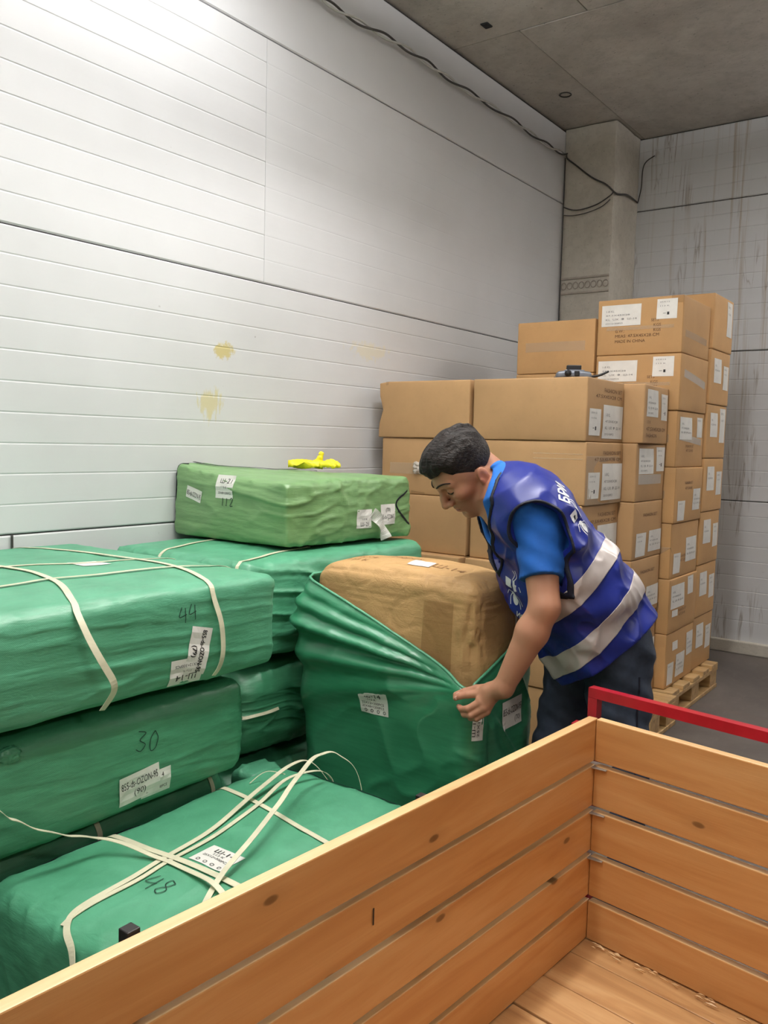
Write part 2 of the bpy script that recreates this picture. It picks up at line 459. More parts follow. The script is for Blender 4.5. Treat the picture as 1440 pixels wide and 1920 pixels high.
def strap(parent, bvh, ctrl, width=0.013, lift=0.002, free=(), name='strap', seg=8, mat='strap', twist=0.0, nrm=None, **kw):
    """ctrl points laid along a bale; snapped to its surface except the indices in free, which keep their height off it"""
    pts = spline(ctrl, seg); out, ns = [], []
    for i, p in enumerate(pts):
        k = i / seg
        hit = bvh.find_nearest(p)
        n = Vector(hit[1]) if nrm is None else Vector(nrm)
        if n.dot(p - hit[0]) < 0 and (p - hit[0]).length > 0.03: pass
        loose = max([max(0, 1 - abs(k - f)) for f in free] + [0])
        q = hit[0] + n * lift
        q = q.lerp(p, min(1, loose * 1.6)) if loose > 0 else q
        if twist: n = (Matrix.Rotation(twist * math.sin(i * 0.35), 3, (pts[min(i + 1, len(pts) - 1)] - pts[max(i - 1, 0)]).normalized()) @ n)
        out.append(q); ns.append(n)
    for _ in range(10):
        for i in range(1, len(ns) - 1): ns[i] = (ns[i - 1] + ns[i] * 2 + ns[i + 1]).normalized()
    for _ in range(6):
        for i in range(1, len(out) - 1): out[i] = (out[i - 1] + out[i] * 2 + out[i + 1]) / 4
    for i, p in enumerate(out):
        hit = bvh.find_nearest(p)
        if (p - hit[0]).dot(hit[1]) < lift * 0.5: out[i] = p + hit[1] * (lift * 0.5 - (p - hit[0]).dot(hit[1]))
    return ribbon(name, out, ns, width, 0.0012, M[mat], parent, **kw)

FLAT = {}
def text_mesh(s, size):
    key = (s, size)
    if key not in FLAT:
        cu = bpy.data.curves.new('text', 'FONT'); cu.body = s; cu.size = size; cu.resolution_u = 2; cu.fill_mode = 'FRONT'
        o = bpy.data.objects.new('text', cu); COL.objects.link(o)
        dg = bpy.context.evaluated_depsgraph_get(); dg.update()
        me = bpy.data.meshes.new_from_object(o.evaluated_get(dg))
        V = [(v.co.x, v.co.y) for v in me.vertices]; F = [tuple(p.vertices) for p in me.polygons]
        bpy.data.objects.remove(o); bpy.data.curves.remove(cu); bpy.data.meshes.remove(me)
        w = max([v[0] for v in V] + [1e-6])
        FLAT[key] = (V, F, w)
    return FLAT[key]

class Decal:
    """flat print wrapped on a surface: collects 2D shapes in (u, v) metres about an origin"""
    def __init__(self): self.V = []; self.F = []
    def add(self, V, F):
        b = len(self.V); self.V += list(V); self.F += [tuple(i + b for i in f) for f in F]; return self
    def quad(self, x0, y0, x1, y1, nx=6, ny=6, skew=0.0):
        V = [(x0 + (x1 - x0) * i / nx + skew * j / ny, y0 + (y1 - y0) * j / ny) for j in range(ny + 1) for i in range(nx + 1)]
        F = [(j * (nx + 1) + i, j * (nx + 1) + i + 1, (j + 1) * (nx + 1) + i + 1, (j + 1) * (nx + 1) + i) for j in range(ny) for i in range(nx)]
        return self.add(V, F)
    def text(self, s, size, x, y, width=None, rot=0.0, bold=0.0):
        V, F, w = text_mesh(s, size); k = (width / w) if width else 1.0
        c, sn = math.cos(rot), math.sin(rot)
        offs = [(0, 0)] + ([(bold, 0), (0, bold)] if bold else [])
        for ox, oy in offs:
            self.add([(x + ox + (a * k) * c - b * sn, y + oy + (a * k) * sn + b * c) for a, b in V], F)
        return self
    def line(self, pts, w):
        P = [Vector((p[0], p[1])) for p in pts]; V = []; F = []
        for i, p in enumerate(P):
            t = (P[min(i + 1, len(P) - 1)] - P[max(i - 1, 0)]).normalized(); n = Vector((-t.y, t.x)) * (w / 2)
            V += [tuple(p + n), tuple(p - n)]
        for i in range(len(P) - 1): F.append((2 * i, 2 * i + 1, 2 * i + 3, 2 * i + 2))
        return self.add(V, F)
    def ring(self, x, y, r, w, n=14):
        return self.line([(x + r * math.cos(2 * PI * k / n), y + r * math.sin(2 * PI * k / n)) for k in range(n + 1)], w)
    def poly(self, pts): return self.add(list(pts), [tuple(range(len(pts)))])
    def put(self, name, mat, parent, bvh, o, u, v, off=0.0015, reach=0.12, clamp=None, **kw):
        o, u, v = Vector(o), Vector(u).normalized(), Vector(v); v = (v - u * v.dot(u)).normalized(); n = u.cross(v)
        Q, H = [], []
        for a, b in self.V:
            q = o + u * a + v * b; Q.append(q); d = None
            if bvh is not None:
                hit = bvh.ray_cast(q + n * reach, -n, reach * 2)
                if hit[0] is not None: d = (hit[0] - q).dot(n)
            H.append(d)
        ok = sorted(d for d in H if d is not None)
        med = ok[len(ok) // 2] if ok else 0.0
        W = []
        for q, d in zip(Q, H):
            d = med if d is None and clamp else (0.0 if d is None else d)
            if clamp: d = max(med - clamp, min(med + clamp, d))
            W.append(q + n * (d + off))
        return mesh(name, W, self.F, mat, parent, **kw)

def label(parent, bvh, o, u, v, w, h, lines=(), name='label', ink='ink', rings=0, reach=0.12, off=0.0016, nx=6, ny=6, lab=None):
    """white sticker; lines = (text, size, x, y, width) from its lower left corner"""
    o, u, v = Vector(o), Vector(u), Vector(v)
    s = Decal().quad(0, 0, w, h, nx, ny).put(name, M['paper'], parent, bvh, o, u, v, off, reach, 0.014, label=lab)
    d = Decal()
    for (t, sz, x, y, wd) in lines: d.text(t, sz, x, y, wd)
    for k in range(rings): d.ring(w * (0.2 + 0.22 * k), h * 0.13, h * 0.055, h * 0.02)
    if d.V: d.put('print', M[ink], s, bvh, o, u, v, off + 0.0008, reach, 0.014)
    return s

# ------------------------------------------------------------------ room shell
WX, BY, CZ = -2.611, 5.977, 3.502
X1, Y0 = 5.2, -3.6

def panel_profile(z0, z1, groove=0.002, step=0.1, start=None, edge=0.004):
    """depth profile across a panel: list of (z, out)"""
    pr = [(z0, -0.02), (z0 + 0.0015, -edge), (z0 + 0.006, 0)]
    z = z0 + step if start is None else start
    while z < z1 - 0.03 and groove > 0:
        pr += [(z - 0.004, 0), (z - 0.001, -groove), (z + 0.001, -groove), (z + 0.004, 0)]; z += step
    pr += [(z1 - 0.006, 0), (z1 - 0.0015, -edge), (z1, -0.02)]
    return pr

def wall_panel(parent, axis, a0, a1, z0, z1, mat, groove=0.002, start=None):
    pr = panel_profile(z0, z1, groove, 0.1, start)
    V, F = [], []
    for a in (a0 + 0.0008, a1 - 0.0008):
        for z, d in pr: V.append((WX + d, a, z) if axis == 'left' else (a, BY - d, z))
    n = len(pr)
    for i in range(n - 1):
        f = (i, n + i, n + i + 1, i + 1)
        F.append(f[::-1] if axis == 'left' else f)
    back = len(V)
    for a in (a0, a1):
        for z in (z0, z1): V.append((WX - 0.1, a, z) if axis == 'left' else (a, BY + 0.1, z))
    F += [(0, back, back + 2, n), (n - 1, 2 * n - 1, back + 3, back + 1), (back, back + 1, back + 3, back + 2)]
    F.append(tuple([back + 1, back] + list(range(n)))); F.append(tuple([back + 2, back + 3] + list(range(2 * n - 1, n - 1, -1))))
    return mesh('panel', V, F, mat, parent)

wl = empty('wall_left', (WX, 1.0, 0), kind='structure')
for z0, z1, s0, cuts in ((0.0, 1.020, 0.12, (Y0, 1.508, BY)), (1.022, 2.010, 1.119, (Y0, BY)), (2.012, 3.010, 2.109, (Y0, 2.655, BY))):
    for a, b in zip(cuts[:-1], cuts[1:]):
        wall_panel(wl, 'left', a, b, z0, z1, M['wall'], 0.0014 if not (z0 > 2 and a > 2) else 0.0004, s0)
wall_panel(wl, 'left', Y0, BY, 3.013, CZ - 0.012, M['wall'], 0.0)
MB().box((WX - 0.1, Y0, 0), (WX - 0.012, BY, CZ)).build('backing', M['dark_gap'], wl)

wb = empty('wall_back', (1.0, BY, 0), kind='structure')
for z0, z1, s0 in ((0.075, 1.020, 0.22), (1.023, 2.010, 1.123), (2.014, 3.005, 2.114)):
    wall_panel(wb, 'back', WX, X1, z0, z1, M['wall_back'], 0.0018, s0)
wall_panel(wb, 'back', WX, X1, 3.009, CZ - 0.006, M['wall_back'], 0.0018, 3.109)
MB().box((WX, BY + 0.012, 0), (X1, BY + 0.1, CZ)).build('backing', M['dark_gap'], wb)
MB().box((-2.25, BY - 0.03, 0), (X1, BY + 0.01, 0.085), 0.008).build('baseboard_back', M['column'], None, (1, BY, 0), kind='structure')

mesh('floor', [(WX, Y0, 0), (X1, Y0, 0), (X1, BY, 0), (WX, BY, 0), (WX, Y0, -0.1), (X1, Y0, -0.1), (X1, BY, -0.1), (WX, BY, -0.1)],
     [(0, 1, 2, 3), (7, 6, 5, 4), (0, 4, 5, 1), (1, 5, 6, 2), (2, 6, 7, 3), (3, 7, 4, 0)], M['floor'], None, (0, 0, 0), kind='structure')
ce = empty('ceiling', (1, 1, CZ), kind='structure')
for (xa, xb, ya, yb, dz) in ((WX - 0.1, -2.229, 4.118, BY + 0.1, 0.004), (-2.225, X1, 4.118, BY + 0.1, 0.0), (WX - 0.1, -1.852, Y0, 4.114, 0.002), (-1.848, X1, Y0, 4.114, 0.0)):
    MB().box((xa, ya, CZ + dz), (xb, yb, CZ + 0.2), 0.004).build('slab', M['concrete'], ce)
MB().box((WX - 0.1, Y0, CZ + 0.16), (X1, BY + 0.1, CZ + 0.22)).build('screed', M['dark_gap'], ce)
V, F, N = rbox((0.022, 0.03, 0.01), 0.006, (1, 1, 1))
mesh('anchor_hole', V + (-2.339, 3.97, CZ + 0.006), F, M['rubber'], ce)
MB().tube([(-2.368 + 0.035 * math.cos(a), 4.996 + 0.035 * math.sin(a), CZ) for a in np.linspace(0, 2 * PI, 15)], 0.004, 5, False).build('anchor_ring', M['cable_dark'], ce)

MB().box((X1, Y0, 0), (X1 + 0.1, BY, CZ)).build('wall_right', M['concrete'], None, (X1, 1, 0), kind='structure')
MB().box((WX, Y0 - 0.1, 0), (X1, Y0, CZ)).build('wall_front', M['wall'], None, (1, Y0, 0), kind='structure')
# concrete column in the corner, with its chipped arrises
V, F, N = rbox((0.181, 0.2185, CZ / 2), 0.006, (12, 12, 90), 2)
V = V + N * ((fbm(V * 9, 3) - 0.5) * 0.010 - 0.012 * (fbm(V * 22, 8) > 0.72) * (np.abs(N).max(1) < 0.98))[:, None]
V[:, 2] = np.clip(V[:, 2], -CZ / 2, CZ / 2 - 0.002)
mesh('column', V + (-2.43, 5.7585, CZ / 2), F, M['column'], None, (-2.43, 5.76, 0), True, kind='structure')

# unseen housings added to two battens; skirts shade a band on the left wall
def added_batten_housing(x, y, z, length, drop, lab):
    y0, y1 = y - length / 2, y + length / 2
    bl = empty('added_batten_housing', (x, y, z + 0.03), lab, 'lamp')
    MB().box((x - 0.03, y0, z + 0.012), (x + 0.03, y1, z + 0.040), 0.003).build('body', M['wall'], bl)
    for sx in (-1, 1):
        xa, xb = sorted((x + sx * 0.118, x + sx * 0.122))
        MB().box((xa, y0 - 0.02, z - drop), (xb, y1 + 0.02, z + 0.04)).build('baffle', M['wall'], bl)
    for yy in (y0 + 0.2, y1 - 0.2): MB().tube([(x, yy, z + 0.044), (x, yy, CZ)], 0.004, 6).build('hanger', M['zinc'], bl)
    MB().box((x - 0.12, y0 - 0.02, z + 0.0405), (x + 0.12, y1 + 0.02, z + 0.044)).build('baffle', M['wall'], bl)
added_batten_housing(-1.0, 0.8, 3.0, 1.6, 0.055, 'unseen batten lamp with added light-blocking reflector hanging over the left stack')
added_batten_housing(-1.0, 2.25, 3.3, 1.3, 0.062, 'unseen batten lamp with added light-blocking reflector hanging over the cartons')

# ------------------------------------------------------------------ bales in woven sheeting
def bale(name, c, h, mat, lab, seed, yaw=0.0, r=0.055, seg=(70, 150, 44), wr=0.0045, bulge=0.012, warp=None, cat='bale', group='wrapped bales', along=1):
    V, F, N = rbox(h, r, seg, 5)
    P = V + seed * 7.3
    f = np.array([7.0, 7.0, 7.0]); f[along] = 1.3; f[2] = 15
    wp = (fbm(P * 2.5, seed + 5) - 0.5)[:, None] * np.array([1.6, 1.6, 2.4])
    sk = P.copy(); sk[:, 2] += 0.10 * P[:, along]
    msk = np.clip(fbm(P * 3.1, seed + 51) * 2.6 - 0.8, 0, 1)
    rd = (ridge(sk * f + wp, seed, 5) * 1.0 + ridge(sk * f * 1.8 + wp * 1.7, seed + 11, 7) * 0.7) * (0.35 + 0.9 * msk) + 0.35 * ridge(sk * f * 3.3 + wp * 2, seed + 12, 6)
    top = np.clip(N[:, 2], 0, 1) ** 2
    edge = 1 - np.abs(N).max(1); edge = np.clip(edge * 4, 0, 1)
    # pulled creases running over the edges
    ce_ = ridge(np.stack([P[:, 0] * 14 + P[:, 2] * 9, P[:, 1] * 14, P[:, 2] * 5 + P[:, 0] * 3], 1), seed + 3, 4)
    d = wr * (rd * (1 - 0.6 * top) + 1.2 * edge * ce_ - 0.5)
    d += (fbm(P * 4, seed + 21) - 0.5) * 0.016
    hv = np.array(h)
    e = 1 - (np.clip(np.abs(V) / hv, 0, 1)) ** 2
    a = np.argmax(np.abs(N), 1)
    oth = np.prod(np.where(np.arange(3)[None, :] == a[:, None], 1.0, e), 1)
    d += bulge * oth
    W = V + N * d[:, None]
    bot = W[:, 2] < -h[2]; W[bot, 2] = -h[2]
    if warp is not None: W = warp(W, hv)
    W = rotz(W, yaw) + np.array(c)
    return mesh(name, W, F, mat, None, (c[0], c[1], c[2] - h[2]), True, lab, cat, group)

def hand_digits(s, x, y, k):
    G = {'4': [[(0.25, 1), (0.0, 0.45), (0.55, 0.5)], [(0.5, 0.9), (0.42, 0.0)]],
         '3': [[(0.0, 0.95), (0.45, 0.9), (0.15, 0.55), (0.5, 0.35), (0.3, 0.02), (0.0, 0.1)]],
         '0': [[(0.25, 1), (0.02, 0.6), (0.15, 0.05), (0.42, 0.2), (0.46, 0.7), (0.25, 1)]],
         '8': [[(0.4, 0.85), (0.15, 0.95), (0.1, 0.65), (0.4, 0.35), (0.25, 0.02), (0.02, 0.2), (0.3, 0.55), (0.42, 0.85)]],
         '1': [[(0.1, 0.95), (0.12, 0.0)]],
         '2': [[(0.0, 0.8), (0.22, 1.0), (0.4, 0.75), (0.05, 0.08), (0.5, 0.05)]]}
    out = []
    for i, ch in enumerate(s):
        for st in G[ch]:
            p = spline([(x + (a + i * 0.75) * k, y + b * k, 0) for a, b in st], 6)
            out.append([(v.x, v.y) for v in p])
    return out
def write(parent, bvh, o, u, v, s, k, w=0.0022, off=0.0022):
    d = Decal()
    for st in hand_digits(s, 0, 0, k): d.line(st, w)
    d.put('handwriting', M['marker'], parent, bvh, o, u, v, off, label='handwritten marker number')

UF, VF = (0, 1, 0), (0, 0, 1)          # on faces looking along +X
def sag_front(amount):
    def f(W, h):
        W = W.copy(); t = np.clip((W[:, 1] + h[1]) / (2 * h[1]), 0, 1)
        W[:, 0] -= 0.03 * (1 - t)
        return W
    return f

# left stack: three bales, two long ones in view
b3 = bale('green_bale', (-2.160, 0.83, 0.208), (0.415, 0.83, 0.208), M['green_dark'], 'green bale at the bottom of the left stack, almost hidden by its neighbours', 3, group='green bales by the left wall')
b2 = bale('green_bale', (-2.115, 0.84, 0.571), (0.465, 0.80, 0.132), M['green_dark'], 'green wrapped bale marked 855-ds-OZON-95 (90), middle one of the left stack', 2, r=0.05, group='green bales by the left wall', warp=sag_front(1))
b1 = bale('green_bale', (-2.098, 0.86, 0.857), (0.482, 0.86, 0.128), M['green'], 'green strapped bale marked 855-ds-OZON-95 (79), on top of the left stack', 1, r=0.04, group='green bales by the left wall', warp=sag_front(1))
v3, v2, v1 = world_bvh(b3), world_bvh(b2), world_bvh(b1)
strap(b1, v1, [(-2.59, 1.50, 0.985), (-2.25, 1.59, 0.985), (-2.01, 1.585, 0.985), (-1.80, 1.545, 0.99), (-1.64, 1.48, 0.985), (-1.612, 1.478, 0.94), (-1.60, 1.492, 0.88), (-1.60, 1.498, 0.80), (-1.612, 1.488, 0.738)], 0.015, 0.003, (5, 6, 7), label='cream strap running over the right half of the top')
strap(b1, v1, [(-2.59, 1.2, 0.985), (-2.12, 1.225, 0.985), (-2.0, 1.22, 0.99), (-1.83, 1.18, 0.99), (-1.66, 1.10, 0.985), (-1.60, 1.085, 0.945), (-1.565, 1.105, 0.87), (-1.555, 1.14, 0.80), (-1.59, 1.128, 0.745)], 0.016, 0.003, (5, 6, 7, 8), label='cream strap hanging loose in front')
strap(b1, v1, [(-2.2, 0.6, 0.985), (-2.16, 1.216, 0.985), (-2.11, 1.376, 0.985), (-2.09, 1.543, 0.985), (-2.03, 1.715, 0.975)], 0.012, 0.002)
strap(b1, v1, [(-1.85, 0.6, 0.985), (-1.868, 1.05, 0.985), (-1.895, 1.178, 0.988), (-1.877, 1.314, 0.985), (-1.871, 1.514, 0.985), (-1.80, 1.715, 0.975)], 0.012, 0.004)
label(b1, v1, (-2.05, 1.395, 0.985), (0.05, 1, 0), (-1, 0.15, 0), 0.09, 0.085)
label(b1, v1, (-1.61, 1.443, 0.806), (0, -0.985, 0.02), (0, -0.08, -1), 0.10, 0.066, [('Ш-14', 0.022, 0.016, 0.040, 0.066), ('113 K', 0.010, 0.035, 0.029, 0.028), ('25X12=300PCS', 0.011, 0.012, 0.014, 0.075)], off=0.0014, lab='white sticker printed Ш-14, upside down')
# the long sticker reads downwards
s_ = Decal().quad(0, 0, 0.118, 0.068, 8, 6).put('label', M['paper'], b1, v1, (-1.61, 1.408, 0.886), (0, -0.24, -1), (0, 1, -0.1), 0.0022)
Decal().text('855-ds-OZON-95', 0.02, 0.006, 0.036, 0.106, bold=0.0008).text('(79)', 0.02, 0.046, 0.012, 0.03, bold=0.0008).put('print', M['ink'], s_, v1, (-1.61, 1.408, 0.886), (0, -0.24, -1), (0, 1, -0.1), 0.0032)
write(b1, v1, (-1.61, 1.368, 0.895), (0, 1, 0.12), VF, '44', 0.042)
label(b2, v2, (-1.65, 1.285, 0.470), (0, 1, 0.04), (0, -0.02, 1), 0.085, 0.062, [('25X12=300PCS', 0.011, 0.012, 0.012, 0.062), ('4', 0.016, 0.055, 0.042, None)], off=0.0014)
label(b2, v2, (-1.65, 1.222, 0.470), (0, 1, 0.10), (0, -0.08, 1), 0.115, 0.074, [('855-ds-OZON-95', 0.026, 0.005, 0.040, 0.104), ('(90)', 0.022, 0.04, 0.016, 0.034)], off=0.0024, lab='white sticker printed 855-ds-OZON-95 (90)')
write(b2, v2, (-1.65, 1.262, 0.598), (0, 1, -0.25), (0, 0.1, 1), '30', 0.05)
for y in (1.23, 1.60):
    strap(b3, v3, [(-1.9, y, 0.42), (-1.77, y, 0.42), (-1.72, y, 0.40), (-1.70, y, 0.30), (-1.70, y, 0.12)], 0.014, 0.002)
# knot of gathered sheet at the left end
V, F, N = rbox((0.03, 0.035, 0.025), 0.02, (6, 6, 6), 3)
V = V + N * ((ridge(V * 70, 4, 3) - 0.3) * 0.010)[:, None]
mesh('knot', V * np.array([0.45, 0.7, 0.6]) + (-1.664, 0.95, 0.675), F, M['green_dark'], b2, smooth=True)

# front bale with crossed straps
fb = bale('green_bale', (-1.405, 1.355, 0.205), (0.285, 0.455, 0.205), M['green'], 'green bale marked Ш-14 with crossed cream straps, on the floor beside the slatted cart', 6, r=0.05, seg=(80, 110, 36), group='green bales by the left wall', wr=0.0045, bulge=0.010)
vf = world_bvh(fb)
Zt = 0.425
strap(fb, vf, [(-1.72, 1.205, 0.32), (-1.675, 1.203, Zt), (-1.55, 1.20, Zt), (-1.44, 1.208, Zt), (-1.26, 1.215, Zt), (-1.13, 1.22, Zt), (-1.11, 1.22, 0.3)], 0.017, 0.0035)
strap(fb, vf, [(-1.72, 1.56, 0.32), (-1.674, 1.562, Zt), (-1.51, 1.535, Zt), (-1.34, 1.50, Zt), (-1.23, 1.487, Zt), (-1.13, 1.48, Zt), (-1.11, 1.48, 0.3)], 0.015, 0.0025)
strap(fb, vf, [(-1.60, 0.80, 0.68), (-1.60, 0.895, 0.592), (-1.60, 0.935, 0.556), (-1.595, 1.014, 0.503), (-1.59, 1.082, 0.472), (-1.57, 1.14, 0.448), (-1.465, 1.184, 0.432), (-1.396, 1.186, Zt), (-1.293, 1.178, 0.432), (-1.24, 1.172, Zt)], 0.014, 0.004, (0, 1, 2, 3, 4, 5, 8), label='loose strap end trailing over the left edge')
strap(fb, vf, [(-1.27, 0.845, 0.24), (-1.30, 0.868, 0.33), (-1.36, 0.885, 0.40), (-1.41, 0.91, Zt), (-1.435, 0.97, Zt), (-1.44, 1.09, Zt), (-1.46, 1.197, 0.43), (-1.477, 1.353, Zt), (-1.53, 1.547, 0.435), (-1.56, 1.70, 0.45), (-1.553, 1.775, 0.452), (-1.50, 1.82, 0.415)], 0.014, 0.003, (0, 1, 8, 9, 10), label='strap running lengthwise')
strap(fb, vf, [(-1.42, 0.905, Zt), (-1.425, 0.99, Zt), (-1.424, 1.10, Zt), (-1.44, 1.20, Zt), (-1.45, 1.345, 0.43), (-1.495, 1.53, 0.43), (-1.525, 1.67, 0.44), (-1.50, 1.775, 0.435), (-1.48, 1.82, 0.40)], 0.012, 0.003, (6, 7))
strap(fb, vf, [(-1.20, 1.05, Zt), (-1.28, 1.178, 0.43), (-1.294, 1.252, 0.45), (-1.346, 1.42, 0.478), (-1.40, 1.55, 0.495), (-1.46, 1.70, 0.505), (-1.455, 1.775, 0.50), (-1.41, 1.80, 0.47), (-1.37, 1.815, 0.42)], 0.013, 0.003, (2, 3, 4, 5, 6, 7), label='strap arched up in a loose loop')
strap(fb, vf, [(-1.67, 1.80, 0.40), (-1.5, 1.80, 0.41), (-1.3, 1.80, 0.41), (-1.13, 1.80, 0.40)], 0.007, 0.002, name='seam', mat='piping')
strap(fb, vf, [(-1.69, 0.92, 0.36), (-1.685, 1.0, 0.39), (-1.68, 1.2, 0.40), (-1.68, 1.3, 0.39)], 0.006, 0.002, name='seam', mat='piping')
# strap ends at the crossing, frayed thread
strap(fb, vf, [(-1.62, 1.62, Zt), (-1.60, 1.67, 0.44), (-1.545, 1.68, 0.44)], 0.003, 0.002, (1, 2), name='thread')
label(fb, vf, (-1.416, 1.228, Zt), (1, 0.02, 0), (-0.03, 1, 0), 0.10, 0.078, [('Ш-14', 0.020, 0.022, 0.054, 0.06), ('113 K', 0.011, 0.03, 0.042, 0.035), ('25X12=300PCS', 0.011, 0.012, 0.030, 0.076)], rings=4, lab='white sticker printed Ш-14')
write(fb, vf, (-1.408, 1.083, Zt), (1, 0.12, 0), (-0.1, 1, 0), '48', 0.055)

# bales behind: long strapped one, two dark ones below it, olive one on top
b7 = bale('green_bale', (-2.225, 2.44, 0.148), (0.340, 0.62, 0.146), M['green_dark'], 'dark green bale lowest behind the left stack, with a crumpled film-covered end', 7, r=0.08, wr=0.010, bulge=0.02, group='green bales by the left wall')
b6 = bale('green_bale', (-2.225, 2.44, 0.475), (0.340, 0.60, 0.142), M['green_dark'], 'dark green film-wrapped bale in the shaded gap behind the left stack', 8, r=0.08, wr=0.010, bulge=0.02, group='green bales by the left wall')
b5 = bale('green_bale', (-2.230, 2.36, 0.805), (0.347, 0.50, 0.160), M['green'], 'green strapped bale lying under the olive bale', 5, r=0.05, wr=0.007, bulge=0.012, group='green bales by the left wall')
v5 = world_bvh(b5); v6 = world_bvh(b6); v7 = world_bvh(b7)
for y0, y1, x0, x1 in ((2.06, 1.845, -2.36, -2.30), (2.07, 1.845, -1.99, -1.93)):
    strap(b5, v5, [(x0 - 0.03, 2.3, 0.97), (x0, y0, 0.97), (x0 + 0.03, y0 - 0.09, 0.97), (x1, y1, 0.93), (x1 + 0.01, y1, 0.8)], 0.013, 0.003)
strap(b6, v6, [(-1.95, 1.835, 0.50), (-1.87, 1.85, 0.49), (-1.86, 2.0, 0.485)], 0.010, 0.003, label='strap glinting in the gap')
V, F, N = rbox((0.11, 0.14, 0.045), 0.04, (14, 18, 6), 4)
V = V + N * ((ridge(V * np.array([9, 9, 9.0]), 9, 3) - 0.3) * 0.012)[:, None]
mesh('loose_fold', V * np.array([0.5, 0.5, 0.8]) + (-1.83, 1.86, 0.30), F, M['green'], b7, smooth=True)

def olive_warp(W, h):
    W = W.copy(); top = np.clip((W[:, 2] + h[2]) / (2 * h[2]), 0, 1)
    W[:, 2] += top * (0.035 * np.clip(-W[:, 0] / h[0], 0, 1) * np.clip(-W[:, 1] / h[1] + 0.4, 0, 1) - 0.02 * np.clip(W[:, 0] / h[0], 0, 1) * np.clip(-W[:, 1] / h[1], 0, 1))
    W[:, 0] *= 1 - 0.02 * top
    return W
ob = bale('olive_bale', (-2.272, 2.50, 1.100), (0.315, 0.345, 0.120), M['olive'], 'olive green bale marked Ш-21, uppermost bale with a yellow glove lying on it', 12, yaw=-0.05, r=0.028, seg=(70, 70, 30), wr=0.006, bulge=0.010, warp=olive_warp, along=0)
vo = world_bvh(ob)
UX = (1, -0.05, 0)
label(ob, vo, (-2.345, 2.17, 1.134), UX, VF, 0.098, 0.085, [('Ш-21', 0.024, 0.02, 0.056, 0.066), ('113 K', 0.013, 0.03, 0.036, 0.035), ('25X48=1200PCS', 0.012, 0.014, 0.016, 0.074)], lab='white sticker printed Ш-21')
label(ob, vo, (-2.525, 2.17, 1.128), (1, -0.05, -0.22), (0.22, 0, 1), 0.095, 0.045, [('855-ds-OZON-95', 0.026, 0.004, 0.012, 0.086)])
write(ob, vo, (-2.305, 2.17, 1.108), UX, VF, '112', 0.030, 0.003)
UY = (0.05, 1, 0)
label(ob, vo, (-1.96, 2.485, 1.030), (0.05, 1, -0.02), (0, 0.04, 1), 0.088, 0.070, [('Ш-21', 0.02, 0.02, 0.008, 0.05), ('113 K', 0.010, 0.03, 0.03, 0.03)])
label(ob, vo, (-1.96, 2.632, 1.035), UY, (0, 0.02, 1), 0.09, 0.078, [('(70)', 0.02, 0.03, 0.05, 0.03), ('855-ds-OZON-95', 0.024, 0.004, 0.022, 0.08)])
# clear film hanging off the right side, and the dark seams of the sheet
fp = [(-1.95, 2.575, 1.085), (-1.93, 2.60, 1.06), (-1.925, 2.62, 1.02), (-1.915, 2.63, 0.985)]
strap(ob, vo, fp, 0.045, 0.004, (1, 2, 3), name='film', mat='tape_clear', twist=0.5, label='strip of clear film')
strap(ob, vo, [(-2.59, 2.19, 0.99), (-2.592, 2.185, 1.10), (-2.588, 2.185, 1.235), (-2.56, 2.21, 1.256)], 0.012, 0.002, name='seam', mat='piping')
strap(ob, vo, [(-2.58, 2.25, 1.26), (-2.45, 2.28, 1.25), (-2.40, 2.5, 1.25), (-2.50, 2.75, 1.245), (-2.45, 2.84, 1.23)], 0.010, 0.004, name='seam', mat='piping')
strap(ob, vo, [(-2.05, 2.835, 1.21), (-1.965, 2.80, 1.16), (-1.955, 2.72, 1.11), (-1.955, 2.80, 1.04), (-1.965, 2.83, 0.995)], 0.007, 0.002, name='seam', mat='piping')

# yellow glove lying crumpled on the olive bale
def glove():
    root = empty('rubber_glove', (-2.345, 2.70, 1.237), 'crumpled yellow rubber glove lying on the olive bale', 'glove')
    parts = []
    n = 26
    V = []; F = []
    for j in range(9):
        t = j / 8
        for i in range(n):
            a = 2 * PI * i / n
            x = -0.13 + 0.17 * t; y = 0.055 * math.cos(a) * (1 - 0.25 * t) * (1 + 0.15 * math.sin(5 * t)); z = 0.020 + 0.015 * math.sin(a) + 0.011 * math.sin(3 * a + 9 * t)
            V.append((x, y, z))
        if j:
            for i in range(n): F.append(((j - 1) * n + i, (j - 1) * n + (i + 1) % n, j * n + (i + 1) % n, j * n + i))
    F.append(tuple(range(n - 1, -1, -1))); F.append(tuple(8 * n + i for i in range(n)))
    m = MB().add(V, F)
    W = rotz(np.array(m.V) * 0.82, 0.62) + np.array(ROOT[root.name]); m.V = [tuple(v) for v in W]
    m.build('palm', M['glove'], root, smooth=True)
    for pts in ([(0.03, 0.035, 0.02), (0.07, 0.06, 0.03), (0.10, 0.05, 0.012)], [(0.04, 0.012, 0.02), (0.09, 0.02, 0.035), (0.12, 0.005, 0.012)],
                [(0.04, -0.012, 0.02), (0.10, -0.01, 0.025), (0.13, -0.03, 0.012)], [(0.03, -0.033, 0.02), (0.08, -0.045, 0.02), (0.11, -0.06, 0.010)],
                [(0.0, 0.0, 0.025), (0.03, 0.0, 0.06), (0.028, 0.004, 0.085)]):
        W = [tuple(v) for v in rotz(np.array(pts) * 0.82, 0.62) + np.array(ROOT[root.name])]
        sp = spline(W, 5); r = [0.0125 + 0.0025 * math.sin(k * 1.9) - 0.003 * (k / len(sp)) for k in range(len(sp))]; r[-1] = 0.005
        MB().tube(sp, r, 10).build('finger', M['glove'], root, smooth=True)
glove()

